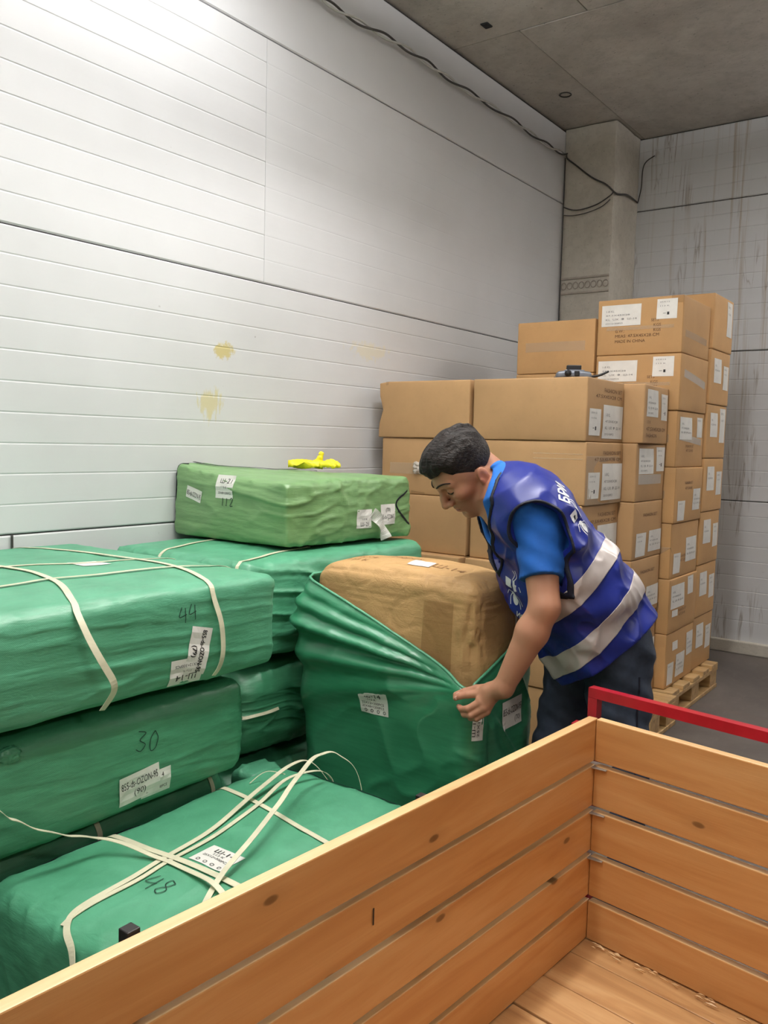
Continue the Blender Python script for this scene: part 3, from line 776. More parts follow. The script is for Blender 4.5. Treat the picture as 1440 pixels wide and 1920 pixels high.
# ------------------------------------------------------------------ cartons
def carton(x0, x1, y0, y1, z0, z1, lab, seed, mat='card', yaw=0.0, group='brown cartons of the tall far stack', creases=True, dent=None, name='carton'):
    h = ((x1 - x0) / 2, (y1 - y0) / 2, (z1 - z0) / 2 - 0.0008)
    c = ((x0 + x1) / 2, (y0 + y1) / 2, (z0 + z1) / 2)
    V, F, N = rbox(h, 0.006, (10, 10, 8), 2)
    hv = np.array(h); e = 1 - np.clip(np.abs(V) / hv, 0, 1) ** 2
    a = np.argmax(np.abs(N), 1); oth = np.prod(np.where(np.arange(3)[None, :] == a[:, None], 1.0, e), 1)
    side = np.abs(N[:, 2]) < 0.7
    V = V + N * ((side * (0.005 * oth) + side * 0.006 * (fbm(V * 7 + seed * 3.1, seed) - 0.5)))[:, None]
    if dent is not None: V = dent(V, hv)
    V = rotz(V, yaw) + np.array(c)
    o = mesh(name, V, F, M[mat], None, (c[0], c[1], z0), True, lab, 'carton', group)
    o['_b'] = 0; del o['_b']
    return o, world_bvh(o), c, h

def face(c, h, side, yaw=0.0):
    """origin at the lower left corner of a side, with u and v axes, seen from outside"""
    cs, sn = math.cos(yaw), math.sin(yaw)
    R = lambda x, y: Vector((x * cs - y * sn, x * sn + y * cs, 0))
    if side == 'front': o = R(-h[0], -h[1]); u = R(1, 0); w = 2 * h[0]
    else: o = R(h[0], -h[1]); u = R(0, 1); w = 2 * h[1]
    return Vector(c) + o + Vector((0, 0, -h[2])), u, Vector((0, 0, 1)), w, 2 * h[2]

def sticker(bx, side, u0, v0, u1, v1, lines=(), yaw=0.0, ink='ink_grey', off=0.0016, mark=False, lab=None):
    o, bv, c, h = bx
    p, u, v, w, H = face(c, h, side, yaw)
    W, HH = (u1 - u0) * w, (v1 - v0) * H
    ls = [(t, sz * HH, x * W, y * HH, wd * W) for (t, sz, x, y, wd) in lines]
    s = label(o, bv, p + u * (u0 * w) + v * (v0 * H), u, v, W, HH, ls, ink=ink, reach=0.04, off=off, nx=3, ny=3, lab=lab)
    if mark:
        Decal().quad(0.52 * W, 0.2 * HH, 0.62 * W, 0.34 * HH, 1, 1).quad(0.32 * W, 0.27 * HH, 0.46 * W, 0.29 * HH, 1, 1).put('mark', M['ink'], s, bv, p + u * (u0 * w) + v * (v0 * H), u, v, off + 0.001, 0.04)
    return s
def printed(bx, side, items, yaw=0.0, ink='ink_brown'):
    o, bv, c, h = bx
    p, u, v, w, H = face(c, h, side, yaw)
    for (t, sz, x, y, wd) in items:
        Decal().text(t, sz * H, x * w, y * H, wd * w if wd else None).put('print', M[ink], o, bv, p, u, v, 0.0012, 0.04, label='brown stamped print')
def tape(bx, side, u0, v0, u1, v1, yaw=0.0, mat='tape', slant=0.0, name='tape'):
    o, bv, c, h = bx
    p, u, v, w, H = face(c, h, side, yaw)
    n = 8; ww = u1 - u0; d = Decal()
    VV = [((u0 + ww * i / n) * w, (v0 + (v1 - v0) * j + slant * i / n) * H) for j in range(2) for i in range(n + 1)]
    FF = [(i, i + 1, n + 2 + i, n + 1 + i) for i in range(n)]
    return d.add(VV, FF).put(name, M[mat], o, bv, p, u, v, 0.0011, 0.04)

BIG = [('1-8 KL', 0.13, 0.10, 0.66, 0.22), ('47.5X45X28', 0.10, 0.10, 0.48, 0.62), ('KL  UX  Ф  Ш-14', 0.12, 0.10, 0.28, 0.8), ('25X12=300PCS', 0.09, 0.10, 0.10, 0.45)]
SML = [('25X12', 0.09, 0.12, 0.82, 0.5), ('113 K', 0.09, 0.12, 0.62, 0.5)]
ORD = ['topmost', 'second highest', 'third highest', 'fourth highest', 'fifth highest', 'sixth highest', 'lowest']
RH = 0.28
jit = [0.0, 0.002, -0.004, 0.004, -0.003, 0.003, 0.0]
far = []
for i in range(7):
    z1 = 2.104 - RH * i
    xr = -1.338 + jit[i]
    b = carton(-1.775 + jit[i], xr, 4.245 - (0.006 if i < 2 else 0), 4.69, z1 - RH, z1,
               ['topmost carton of the tall far stack, two white stickers over MADE IN CHINA print',
                'second carton from the top of the tall far stack, two stickers on its orange front',
                'third carton from the top of the tall far stack, with a plain creased front',
                'fourth carton from the top of the tall far stack, small sticker low at right',
                'fifth carton from the top of the tall far stack, right of the man',
                'sixth carton from the top of the tall far stack, level with the man\'s hip',
                'lowest front carton of the tall far stack, standing on the pallet edge'][i], 30 + i)
    far.append(b)
    tape(b, 'front', 0.0, 0.44, 1.0, 0.58 if i > 1 else 0.50)
    tape(b, 'front', 0.86, 0.0, 1.0, 1.0, mat='tape_brown')
b = far[0]
sticker(b, 'front', 0.05, 0.52, 0.52, 0.90, BIG, lab='large white sticker'); sticker(b, 'front', 0.70, 0.60, 0.93, 0.95, SML, mark=True)
printed(b, 'front', [('SETS', 0.07, 0.64, 0.57, None), ('KGS', 0.075, 0.67, 0.48, None), ('KGS', 0.075, 0.67, 0.395, None), ('G.W.:', 0.075, 0.22, 0.40, None), ('MEAS: 47.5X45X28 CM', 0.075, 0.22, 0.31, 0.52), ('MADE IN CHINA', 0.075, 0.22, 0.215, 0.36)])
tape(b, 'right', 0.0, 0.30, 1.0, 0.42, slant=-0.06); 
b = far[1]
sticker(b, 'front', 0.03, 0.52, 0.50, 0.90, BIG, lab='large white sticker'); sticker(b, 'front', 0.68, 0.60, 0.92, 0.95, SML, mark=True)
printed(b, 'front', [('SETS', 0.07, 0.62, 0.57, None), ('KGS', 0.075, 0.66, 0.48, None), ('KGS', 0.075, 0.66, 0.395, None)])
tape(b, 'right', 0.0, 0.62, 1.0, 0.76, slant=-0.2, mat='tape_clear')
for i, st in ((2, [(0.08, 0.50, 0.50, 0.90, 1), (0.70, 0.55, 0.92, 0.92, 0)]), (3, [(0.10, 0.04, 0.34, 0.40, 0), (0.62, 0.20, 1.0, 0.60, 1)]),
              (4, [(0.10, 0.08, 0.32, 0.45, 0), (0.50, 0.25, 0.92, 0.70, 1)]), (5, [(0.05, 0.45, 0.50, 0.88, 1), (0.10, 0.30, 0.28, 0.42, 0), (0.62, 0.62, 0.84, 0.96, 0)]),
              (6, [(0.06, 0.05, 0.26, 0.45, 0), (0.34, 0.12, 0.66, 0.55, 1), (0.20, 0.66, 0.38, 0.82, 0), (0.72, 0.42, 0.98, 0.86, 1)])):
    for (a, b0, c0, d0, big) in st: sticker(far[i], 'right', a, b0, c0, d0, BIG[:3] if big else SML[:1])
    printed(far[i], 'right', [('FASHION SET', 0.07, 0.30, 0.70 if i == 3 else 0.36, 0.3), ('47.5X45', 0.07, 0.32, 0.60 if i == 3 else 0.28, 0.26)])
tape(far[2], 'right', 0.0, 0.50, 0.9, 0.62, slant=-0.1, mat='tape_clear')
for i in range(7):
    z1 = 2.182 - 0.291 * i
    dx = (0.016, 0.012, 0.008, 0.006, 0.002, -0.002, -0.006)[i]
    b = carton(-1.775 + dx, -1.338 + dx, 4.702, 5.07, z1 - 0.291, z1,
               '%s carton in the back column of the tall far stack, beside the streaked wall' % ORD[i], 50 + i)
    sticker(b, 'right', 0.62, 0.30, 0.92, 0.95 if i in (0, 2) else 0.75, SML)
    if i: sticker(b, 'right', 0.15, 0.40, 0.5, 0.85, BIG[:2])
lz = 2.022
for i in range(7):
    z1 = lz - RH * i; z0 = max(z1 - RH, 0.144)
    b = carton(-2.245, -1.795, 4.262, 4.72, z0, z1,
               '%s carton in the plain left column of the tall far stack' % ORD[i], 70 + i)
    if i < 2: tape(b, 'front', 0.0, 0.42, 1.0, 0.60)

def pallet(x0, x1, y0, y1, lab, boards=5, blocks=3):
    root = empty('pallet', ((x0 + x1) / 2, (y0 + y1) / 2, 0), lab, 'pallet')
    def plank(nm, lo, hi, mt='pallet'):
        MB().box(lo, hi, 0.003).build(nm, M[mt], root)
    w = 0.115; gap = ((y1 - y0) - boards * w) / max(1, boards - 1)
    for k in range(boards):
        y = y0 + k * (w + gap); plank('deck_board', (x0, y, 0.122), (x1, y + w, 0.1435))
    for k in range(blocks):
        x = x0 + (x1 - x0 - 0.12) * k / (blocks - 1)
        plank('stringer_board', (x, y0, 0.100), (x + 0.12, y1, 0.1215))
        plank('bottom_board', (x, y0, 0.0), (x + 0.12, y1, 0.0215))
        for j in range(blocks):
            y = y0 + (y1 - y0 - 0.13) * j / (blocks - 1)
            plank('block', (x + 0.005, y, 0.022), (x + 0.115, y + 0.13, 0.0995))
pallet(-2.50, -1.285, 4.215, 5.03, 'wooden pallet under the tall far stack of cartons')
pallet(-1.86, -1.255, 3.83, 4.19, 'small wooden pallet under the cartons behind the man\'s jeans', 3, 2)

# nearer stack, three cartons to a layer
ztop = [1.648, 1.376, 1.105, 0.833, 0.561, 0.29]; zbot = ztop[1:] + [0.0]
GM = 'brown cartons of the nearer stack'
def torn(V, h):
    V = V.copy(); m = (V[:, 0] < -h[0] + 0.03) * np.exp(-((V[:, 2] - 0.0) / 0.045) ** 2)
    V[:, 0] += 0.022 * m; m2 = (V[:, 0] < -h[0] + 0.05) * (V[:, 2] > h[2] - 0.03); V[:, 2] -= 0.010 * m2 * (np.sin(V[:, 1] * 30) * 0.5 + 0.5)
    return V
for i in range(6):
    jx = (0.0, 0.012, 0.004, 0.0, 0.006, 0.0)[i]; jy = (0.0, 0.008, 0.004, -0.055, -0.01, 0.0)[i]
    a = carton(-2.527 + jx - (0.008 if i == 0 else 0), -2.020 + jx * 0.3, 3.392 + jy, 3.80 + jy, zbot[i], ztop[i],
               '%s carton in the left column of the nearer stack, level with %s' % (ORD[i] if i < 5 else 'lowest', ['the tool on top', 'the man\'s hair', 'the man\'s face', 'the kraft carton', 'the green cover', 'the floor'][i]), 90 + i, 'card_dull', 0, GM, dent=torn if i == 0 else None)
    tape(a, 'front', 0.36 if i else 0.38, 0.0, 0.52, 1.0, mat='tape_brown')
    if i == 0: tape(a, 'front', 0.08, 0.0, 0.18, 1.0, mat='tape_brown')
    if i == 1:
        tape(a, 'front', 0.0, 0.36, 1.0, 0.56)
        V, F, N = rbox((0.022, 0.012, 0.022), 0.008, (6, 4, 6), 2)
        V = V + N * ((ridge(V * 120, 2, 2) - 0.3) * 0.014)[:, None]
        mesh('tape_crumple', V + (-2.29, 3.392, 1.235), F, M['tape_clear'], a[0], smooth=True, label='crumpled wad of clear tape')
    bm_ = carton(-1.998 + jx, -1.450 + (0.0, 0.006, -0.004, 0, 0, 0)[i], 3.389 + jy * 0.5, 3.805 + jy * 0.5, zbot[i], ztop[i],
                 '%s carton in the middle column of the nearer stack, %s' % (ORD[i] if i < 5 else 'lowest', ['carrying the strapping tool', 'above the man\'s shoulder', 'behind the man\'s neck', 'behind the man\'s chest', 'behind the man\'s waist', 'behind the man\'s legs'][i]), 110 + i, 'card_dull', 0, GM)
    tape(bm_, 'front', 0.42, 0.0, 0.56, 1.0, mat='tape_brown')
    if i in (0, 1, 2):
        sticker(bm_, 'right', 0.06, 0.10, 0.34, 0.52, SML, mark=True); sticker(bm_, 'right', 0.40, 0.06, 0.97, 0.60 if i == 0 else 0.66, BIG)
        printed(bm_, 'right', [('FASHION SET', 0.09, 0.42, 0.80, 0.5), ('47.5X45X28 CM', 0.08, 0.2, 0.70, 0.72)])
    if i == 1: tape(bm_, 'right', 0.0, 0.0, 1.0, 0.78, mat='tape')
    if i == 1:
        for zz in (0.80, 0.72): tape(bm_, 'front', 0.55, zz, 0.97, zz + 0.012)
    cy = (0.012, 0.0, 0.0, 0.0, -0.004, 0.0)[i]
    yw = (0.05, 0.0, 0.0, 0, 0, 0)[i]
    z0c = zbot[i] if i < 5 else 0.144
    cx = carton(-1.835 + cy, -1.385 + cy, 3.822, 4.215, z0c, ztop[i],
                '%s carton in the right column of the nearer stack, %s' % (ORD[i] if i < 5 else 'lowest', ['bent outwards at its side', 'banded with clear tape', 'stickers low down', 'beside the man\'s back', 'behind the man\'s hip', 'flat one on the small pallet'][i]), 130 + i, 'card_dull', yw, GM)
    if i == 0:
        sticker(cx, 'right', 0.08, 0.46, 0.50, 0.92, BIG, yw); sticker(cx, 'right', 0.64, 0.42, 0.93, 0.88, SML, yw, mark=True)
        printed(cx, 'right', [('113 K', 0.08, 0.10, 0.34, None), ('47.5X45X28 CM', 0.09, 0.10, 0.22, 0.75), ('FASHION', 0.09, 0.10, 0.11, 0.4)], yw)
    elif i == 1:
        sticker(cx, 'right', 0.08, 0.48, 0.56, 0.92, BIG); sticker(cx, 'right', 0.66, 0.52, 0.98, 0.95, SML, mark=True)
        tape(cx, 'right', 0.0, 0.30, 1.0, 0.47, mat='tape_clear')
    elif i < 5:
        sticker(cx, 'right', 0.10, 0.05, 0.42, 0.46, SML); sticker(cx, 'right', 0.52, 0.10, 0.98, 0.48, BIG[:3])
        printed(cx, 'right', [('FASHION SET', 0.08, 0.3, 0.74, 0.5)])

# grey strapping tool on the nearer stack
def strapping_tool():
    root = empty('strapping_tool', (-1.575, 3.52, 1.6485), 'grey and black handheld strapping tool lying on top of the nearer stack', 'tool')
    B = np.array(ROOT[root.name])
    def put(m, nm, mat, sm=True):
        m.V = [tuple(v) for v in rotz(np.array(m.V), YAW - 0.1) + B]; m.build(nm, M[mat], root, smooth=sm)
    V, F, N = rbox((0.075, 0.035, 0.016), 0.012, (8, 4, 3), 3); V[:, 2] += 0.020; V[:, 2] += -0.006 * (np.abs(V[:, 0]) / 0.075) ** 2
    put(MB().add(V, F), 'body', 'tool_grey')
    put(MB().box((-0.085, -0.025, 0.0), (0.085, 0.03, 0.008), 0.003), 'base_plate', 'tool_black', False)
    put(MB().tube([(-0.028, -0.055, 0.022), (-0.028, -0.02, 0.022)], 0.014, 14), 'nozzle', 'tool_black')
    put(MB().tube([(-0.028, -0.0555, 0.022), (-0.028, -0.052, 0.022)], 0.0095, 14), 'bore', 'rubber')
    put(MB().box((0.0, -0.04, 0.01), (0.022, -0.02, 0.034), 0.004), 'latch', 'tool_black', False)
    put(MB().box((-0.030, -0.012, 0.034), (0.032, 0.02, 0.060), 0.003), 'battery', 'tool_black', False)
    put(MB().box((-0.04, -0.02, 0.034), (0.045, 0.026, 0.039), 0.002), 'cover_plate', 'tool_grey', False)
    sp = spline([(0.075, 0.0, 0.012), (0.11, 0.0, 0.018), (0.15, 0.0, 0.036)], 5)
    r = [0.006 - 0.0015 * k / len(sp) for k in range(len(sp))]
    put(MB().tube(sp, r, 8), 'handle', 'tool_black')
    put(MB().box((-0.13, -0.02, 0.0), (-0.07, 0.02, 0.004), 0.0015), 'strap_tail', 'tape_brown', False)
strapping_tool()

# ------------------------------------------------------------------ worn kraft carton and its green cover
KX0, KX1, KY0, KY1, KZ = -1.785, -1.185, 2.06, 2.36, 0.968
kc = ((KX0 + KX1) / 2, (KY0 + KY1) / 2, KZ / 2); kh = ((KX1 - KX0) / 2, (KY1 - KY0) / 2, KZ / 2)
V, F, N = rbox(kh, 0.045, (90, 44, 140), 6)
P = V.copy(); hv = np.array(kh)
e = 1 - np.clip(np.abs(V) / hv, 0, 1) ** 2
a_ = np.argmax(np.abs(N), 1); oth = np.prod(np.where(np.arange(3)[None, :] == a_[:, None], 1.0, e), 1)
topz = np.clip((P[:, 2] - (kh[2] - 0.16)) / 0.16, 0, 1)
cre = ridge(np.stack([P[:, 0] * 3, P[:, 1] * 6, P[:, 2] * 42 + P[:, 0] * 2 + 0.8 * fbm(P * 6, 61)], 1), 4, 9)
cre2 = ridge(np.stack([P[:, 0] * 7 + P[:, 2] * 4, P[:, 1] * 7, P[:, 2] * 12 - P[:, 0] * 5], 1), 65, 9)
edgek = np.clip((1 - np.abs(N).max(1)) * 4, 0, 1)
d = 0.022 * oth + (fbm(P * 5, 7) - 0.5) * 0.018 + -0.005 * cre * topz - 0.0025 * cre2 + -edgek * 0.004 * ridge(P * np.array([30, 30, 6.0]) + fbm(P * 9, 72)[:, None], 5, 6)
near = np.exp(-(((P[:, 0] - kh[0]) / 0.05) ** 2 + ((P[:, 1] + kh[1]) / 0.05) ** 2)) * np.exp(-((P[:, 2] - 0.33) / 0.10) ** 2)
d += near * 0.014 * (ridge(P * np.array([80, 80, 9.0]) + 1.5 * fbm(P * 14, 71)[:, None], 6, 5) - 0.2) * -1
V = V + N * d[:, None]
V[:, 2] += -0.012 * np.clip((P[:, 0] - kh[0] * 0.3) / kh[0], 0, 1) * topz - 0.02 * topz * np.clip(-(P[:, 0] + kh[0] * 0.8) / (0.2 * kh[0]), 0, 1)
kraft = mesh('carton', V + np.array(kc), F, M['kraft'], None, (kc[0], kc[1], 0), True, 'big worn kraft carton standing on end, half pulled out of a green cover', 'carton')
vk = world_bvh(kraft)
Decal().quad(0, 0, 0.075, 0.05, 4, 4).put('label', M['paper'], kraft, vk, (-1.47, 2.13, KZ), (1, 0.05, 0), (0, 1, 0), 0.002)
for t_, sz_, x_, y_, w_ in (('25X48=1200PCS', 0.035, 0.0, 0.10, 0.26), ('113 K', 0.035, 0.0, 0.05, None), ('Ш-14', 0.05, 0.32, 0.06, None)):
    Decal().text(t_, sz_, x_, y_, w_).put('print', M['ink_faint'], kraft, vk, (-1.72, 2.09, KZ), (1, 0.0, 0), (0, 1, 0), 0.0014, label='faded brown print on the top')
Decal().quad(0, 0, 0.10, 0.45, 6, 10).put('tape', M['tape_brown'], kraft, vk, (KX1 - 0.17, KY0, 0.45), (1, 0, 0), (0, 0, 1), 0.0016)
tp = [(KX1 + 0.012, 2.28 + 0.012 * math.sin(z * 9), z) for z in np.linspace(0.60, 0.90, 12)]
strap(kraft, vk, tp, 0.006, 0.003, name='tape_edge', mat='tape_clear')

def cover():
    """loose sheet pulled down off the carton: a sleeve from the floor up to a slanting rim"""
    HAND = np.array([-1.165, 1.955, 0.672])
    ex, r = 0.025, 0.06
    x0, x1, y0, y1 = KX0 - ex, KX1 + ex, KY0 - ex, KY1 + ex
    pts, nrm, s = [], [], []
    def arc(cx, cy, a0, a1, n=8):
        for k in range(n + 1):
            a = a0 + (a1 - a0) * k / n
            pts.append((cx + r * math.cos(a), cy + r * math.sin(a))); nrm.append((math.cos(a), math.sin(a)))
    def lin(p, q, n, N):
        for k in range(1, n): pts.append((p[0] + (q[0] - p[0]) * k / n, p[1] + (q[1] - p[1]) * k / n)); nrm.append(N)
    arc(x0 + r, y0 + r, PI, 1.5 * PI); lin((x0 + r, y0), (x1 - r, y0), 90, (0, -1))
    arc(x1 - r, y0 + r, 1.5 * PI, 2 * PI, 12); lin((x1, y0 + r), (x1, y1 - r), 40, (1, 0))
    arc(x1 - r, y1 - r, 0, 0.5 * PI); lin((x1 - r, y1), (x0 + r, y1), 30, (0, 1))
    arc(x0 + r, y1 - r, 0.5 * PI, PI); lin((x0, y1 - r), (x0, y0 + r), 24, (-1, 0))
    pts = np.array(pts); nrm = np.array(nrm); n = len(pts)
    fx = np.clip((pts[:, 0] - (x0 + 0.02)) / (x1 - 0.03 - x0), 0, 1)
    fy = np.clip((pts[:, 1] - y0) / (y1 - y0), 0, 1)
    front = nrm[:, 1] < -0.3; right = (nrm[:, 0] > 0.3) & ~front
    rim = np.where(front, 0.915 - 0.235 * fx ** 1.08, np.where(right, 0.675 + 0.15 * fy, np.where(nrm[:, 1] > 0.3, 0.82 + 0.10 * (1 - fx), 0.92)))
    m = 110
    V = np.empty((m + 1, n, 3))
    for j in range(m + 1):
        t = j / m; t = t ** 0.8
        z = 0.004 + (rim - 0.004) * t
        V[j, :, 0] = pts[:, 0]; V[j, :, 1] = pts[:, 1]; V[j, :, 2] = z
    P = V.reshape(-1, 3).copy(); NN = np.repeat(nrm[None], m + 1, 0).reshape(-1, 2)
    rimz = np.repeat(rim[None], m + 1, 0).reshape(-1)
    dep = rimz - P[:, 2]
    fr = np.clip(-NN[:, 1], 0, 1) ** 0.6; rt = np.clip(NN[:, 0], 0, 1)
    # folds fanning out from the gripped corner, in the plane of the front
    dx = HAND[0] - P[:, 0]; dz = P[:, 2] - HAND[2]
    rad = np.sqrt(dx ** 2 + dz ** 2) + 1e-6
    ang = np.arctan2(dz, dx)                      # 0 = level to the left, positive = up
    rel = np.arctan2(rimz - HAND[2], np.maximum(dx, 0.02)) - ang
    q = rel + 0.06 * (fbm(P * 5, 31) - 0.5)
    fold = 0
    for c0, w, a in ((0.035, 0.020, 0.45), (0.105, 0.030, 0.9), (0.20, 0.035, 1.35), (0.36, 0.055, 1.1), (0.56, 0.09, 0.7)):
        fold = fold + a * np.exp(-((q - c0) / w) ** 2)
    amp = 0.026 * np.clip(rad / 0.25, 0.25, 1.1) * np.clip(1.2 - 0.3 * rad, 0.5, 1)
    off = fr * (amp * fold + 0.020 * np.exp(-((dep - 0.12) / 0.16) ** 2))
    # sheet bellies out low on the front, loose wrinkles everywhere
    off += 0.020 * (fbm(P * np.array([4, 4, 3.0]), 33) - 0.4) + 0.008 * ridge(np.stack([P[:, 0] * 6 + P[:, 2] * 3, P[:, 1] * 6, P[:, 2] * 9 - P[:, 0] * 5], 1), 12, 3)
    off += rt * 0.012 * ridge(np.stack([P[:, 1] * 4, P[:, 1] * 18 + P[:, 2] * 16, P[:, 2] * 4], 1), 14, 3)
    # the left edge bags out below the rim
    lft = np.clip(-NN[:, 0], 0, 1)
    off += lft * 0.018 * np.exp(-((dep - 0.12) / 0.09) ** 2)
    hug = np.exp(-dep / 0.035)
    off = off * (1 - 0.75 * hug) - 0.006 * hug
    P[:, 0] += NN[:, 0] * off; P[:, 1] += NN[:, 1] * off
    # pulled towards the hand
    D = np.sqrt(((P - HAND) ** 2 * np.array([1, 0.3, 1])).sum(1))
    w = np.exp(-(D / 0.085) ** 2)
    P += (HAND - P) * (w * 0.80)[:, None] * np.array([0.55, 1, 0.35])
    P[:, 2] = np.maximum(P[:, 2], 0.003)
    V = P.reshape(m + 1, n, 3)
    idx = np.arange((m + 1) * n).reshape(m + 1, n)
    A, B, C, Dq = idx[:-1], np.roll(idx, -1, 1)[:-1], np.roll(idx, -1, 1)[1:], idx[1:]
    F = np.stack([A, B, C, Dq], -1).reshape(-1, 4)
    o = mesh('bale_cover', P, F, M['cover'], None, (kc[0], kc[1], 0), True, 'green sheet cover being pulled down off the big kraft carton', 'cover')
    so = o.modifiers.new('thick', 'SOLIDIFY'); so.thickness = 0.003; so.offset = 1
    bv = world_bvh(o)
    rp = [Vector(V[m, k]) + Vector((nrm[k][0], nrm[k][1], 0)) * 0.004 for k in range(n)]
    MB().tube(rp + [rp[0]], 0.0045, 6, False).build('rolled_rim', M['green'], o, smooth=True)
    label(o, bv, (-1.547, 2.0, 0.535), (1, 0.0, 0.02), (-0.14, 0, 1), 0.103, 0.078, [('Ш-14', 0.020, 0.02, 0.052, 0.06), ('113 K', 0.010, 0.03, 0.042, 0.03), ('25X12=300PCS', 0.011, 0.008, 0.030, 0.08), ('25X48=1200PCS', 0.010, 0.008, 0.019, 0.08)], rings=4, reach=0.2, off=0.005, lab='white sticker printed Ш-14')
    label(o, bv, (-1.15, 2.175, 0.520), (0, 1, 0.03), (0, -0.12, 1), 0.115, 0.085, [('855-ds-OZON-95', 0.030, 0.004, 0.042, 0.108), ('(70)', 0.022, 0.07, 0.014, 0.036)], reach=0.2, off=0.005, lab='white sticker printed 855-ds-OZON')
    s = Decal().quad(0, 0, 0.034, 0.085, 4, 6).put('label', M['paper'], o, bv, (-1.145, 2.005, 0.53), (0.75, 0.65, 0), (-0.15, 0, 1), 0.005, 0.2)
    Decal().text('Ш-14', 0.013, 0.010, 0.01, 0.06, rot=PI / 2).text('25X12', 0.01, 0.022, 0.01, 0.06, rot=PI / 2).put('print', M['ink'], s, bv, (-1.145, 2.005, 0.53), (0.75, 0.65, 0), (-0.15, 0, 1), 0.006, 0.2)
    return o
cover()

# ------------------------------------------------------------------ slatted cart in the foreground
def cart():
    FZ = 0.178
    root = empty('slatted_cart', (-0.33, 1.1, 0), 'wooden slatted cart with a red steel frame, empty, in front of the green bales', 'cart')
    R0 = ROOT[root.name]
    def board(nm, p, q, z0, hgt, th, side, mat, parent=root, edge=True):
        """plank from p to q (inner face line), thickness th towards side"""
        p, q = Vector((p[0], p[1], 0)), Vector((q[0], q[1], 0)); L = (q - p).length
        V, F, N = rbox((L / 2, th / 2, hgt / 2), 0.0025, (1, 1, 1), 1)
        me = bpy.data.meshes.new(nm); me.from_pydata([tuple(v) for v in V], [], [tuple(int(i) for i in f) for f in F])
        me.materials.append(M[mat]); me.materials.append(M['wood_edge'])
        for pl in me.polygons:
            if edge and pl.normal.z > 0.8: pl.material_index = 1  # only the top faces get the paler wood
        o = bpy.data.objects.new(nm, me); COL.objects.link(o); o.parent = parent
        d = (q - p).normalized(); n = Vector((-d.y, d.x, 0)) * side
        mid = (p + q) / 2 + n * (th / 2)
        o.location = Vector((mid.x, mid.y, z0 + hgt / 2)) - R0
        o.rotation_euler = (0, 0, math.atan2(d.y, d.x)); ROOT[o.name] = R0
        return o
    C = (-0.748, 1.885); Ld = Vector((-0.0766, -1, 0)).normalized(); Rd = Vector((0.989, -0.148, 0)).normalized()
    Lend = (C[0] + Ld.x * 1.58, C[1] + Ld.y * 1.58)
    Rend = (C[0] + Rd.x * 0.86, C[1] + Rd.y * 0.86)
    Fend = (Rend[0] + Ld.x * 1.58, Rend[1] + Ld.y * 1.58)
    tops = [0.717, 0.605, 0.494, 0.384, 0.273]; hs = [0.101, 0.098, 0.097, 0.098, 0.095]
    for k, (zt, hh) in enumerate(zip(tops, hs)):
        back = board('board', C, Rend, zt - hh, hh, 0.022, 1, 'wood')
        left = board('board', (C[0] - 0.0, C[1] + 0.012), Lend, zt - hh, hh, 0.024, -1, 'wood')
        board('board', Rend, Fend, zt - hh, hh, 0.022, 1, 'wood')
        if k == 1:
            d = Decal().quad(0, 0, 0.0035, 0.03, 1, 1)
            c0 = Vector((C[0], C[1], 0)) + Ld * 0.79
            d.put('pencil_mark', M['ink'], root, None, (c0.x + 0.0012, c0.y, zt - 0.055), (-Ld.x, -Ld.y, 0), (0, 0, 1), 0.0006)
    # planked floor, boards running across
    w = 0.125; y = C[1] - 0.004; k = 0
    while y - w > Lend[1] - 0.02:
        t0 = (C[1] - (y - w / 2)); 
        p0 = Vector((C[0], C[1], 0)) + Ld * t0; p1 = Vector((Rend[0], Rend[1], 0)) + Ld * t0
        board('floor_board', (p0.x - 0.012, p0.y), (p1.x + 0.010, p1.y), FZ - 0.022 + 0.0015 * ((k * 7) % 3 - 1), 0.020, w - 0.004, 1, 'wood_floor', edge=False)
        y -= w; k += 1
    # steel frame: angle posts, dark square tubes outside the boards, red base rails
    def steel(nm, lo, hi, mat='red'): MB().box(lo, hi, 0.0015).build(nm, M[mat], root)
    def post(nm, t, side, z1, mat, sz=0.028):
        c = Vector((C[0], C[1], 0)) + Ld * t + Vector((-0.0 - 0.026 - sz / 2, 0, 0))
        steel(nm, (c.x - sz / 2, c.y - sz / 2, 0.12), (c.x + sz / 2, c.y + sz / 2, z1), mat)
    post('post', 1.225, 0, 0.721, 'steel_dark', 0.020); post('post', 0.615, 0, 0.712, 'steel_dark', 0.018)
    post('corner_post', 0.0, 0, 0.700, 'red', 0.03)
    for t in (0.0, 0.43, 0.83):
        c = Vector((C[0], C[1], 0)) + Rd * t
        if t > 0: steel('post', (c.x - 0.014, c.y + 0.026, 0.12), (c.x + 0.014, c.y + 0.05, 0.70), 'steel_dark')
    # corner plate seen through the gaps
    for zt in tops[1:4]:
        MB().box((C[0] - 0.03, C[1] - 0.012, zt - 0.004), (C[0] + 0.034, C[1] + 0.03, zt - 0.001), 0.001).build('corner_plate', M['zinc'], root)
    # red handle bar behind the far end, angle section
    hx0 = Vector((C[0] - 0.045, C[1] + 0.055, 0)); hx1 = hx0 + Rd * 0.92
    def bar(nm, p, q, z0, z1, th):
        d = (q - p).normalized(); n = Vector((-d.y, d.x, 0)) * th
        V = [(p.x, p.y, z0), (q.x, q.y, z0), (q.x + n.x, q.y + n.y, z0), (p.x + n.x, p.y + n.y, z0), (p.x, p.y, z1), (q.x, q.y, z1), (q.x + n.x, q.y + n.y, z1), (p.x + n.x, p.y + n.y, z1)]
        MB().add(V, [(0, 3, 2, 1), (4, 5, 6, 7), (0, 1, 5, 4), (1, 2, 6, 5), (2, 3, 7, 6), (3, 0, 4, 7)]).build(nm, M['red'], root)
    bar('handle_bar', hx0, hx1, 0.749, 0.773, 0.024)
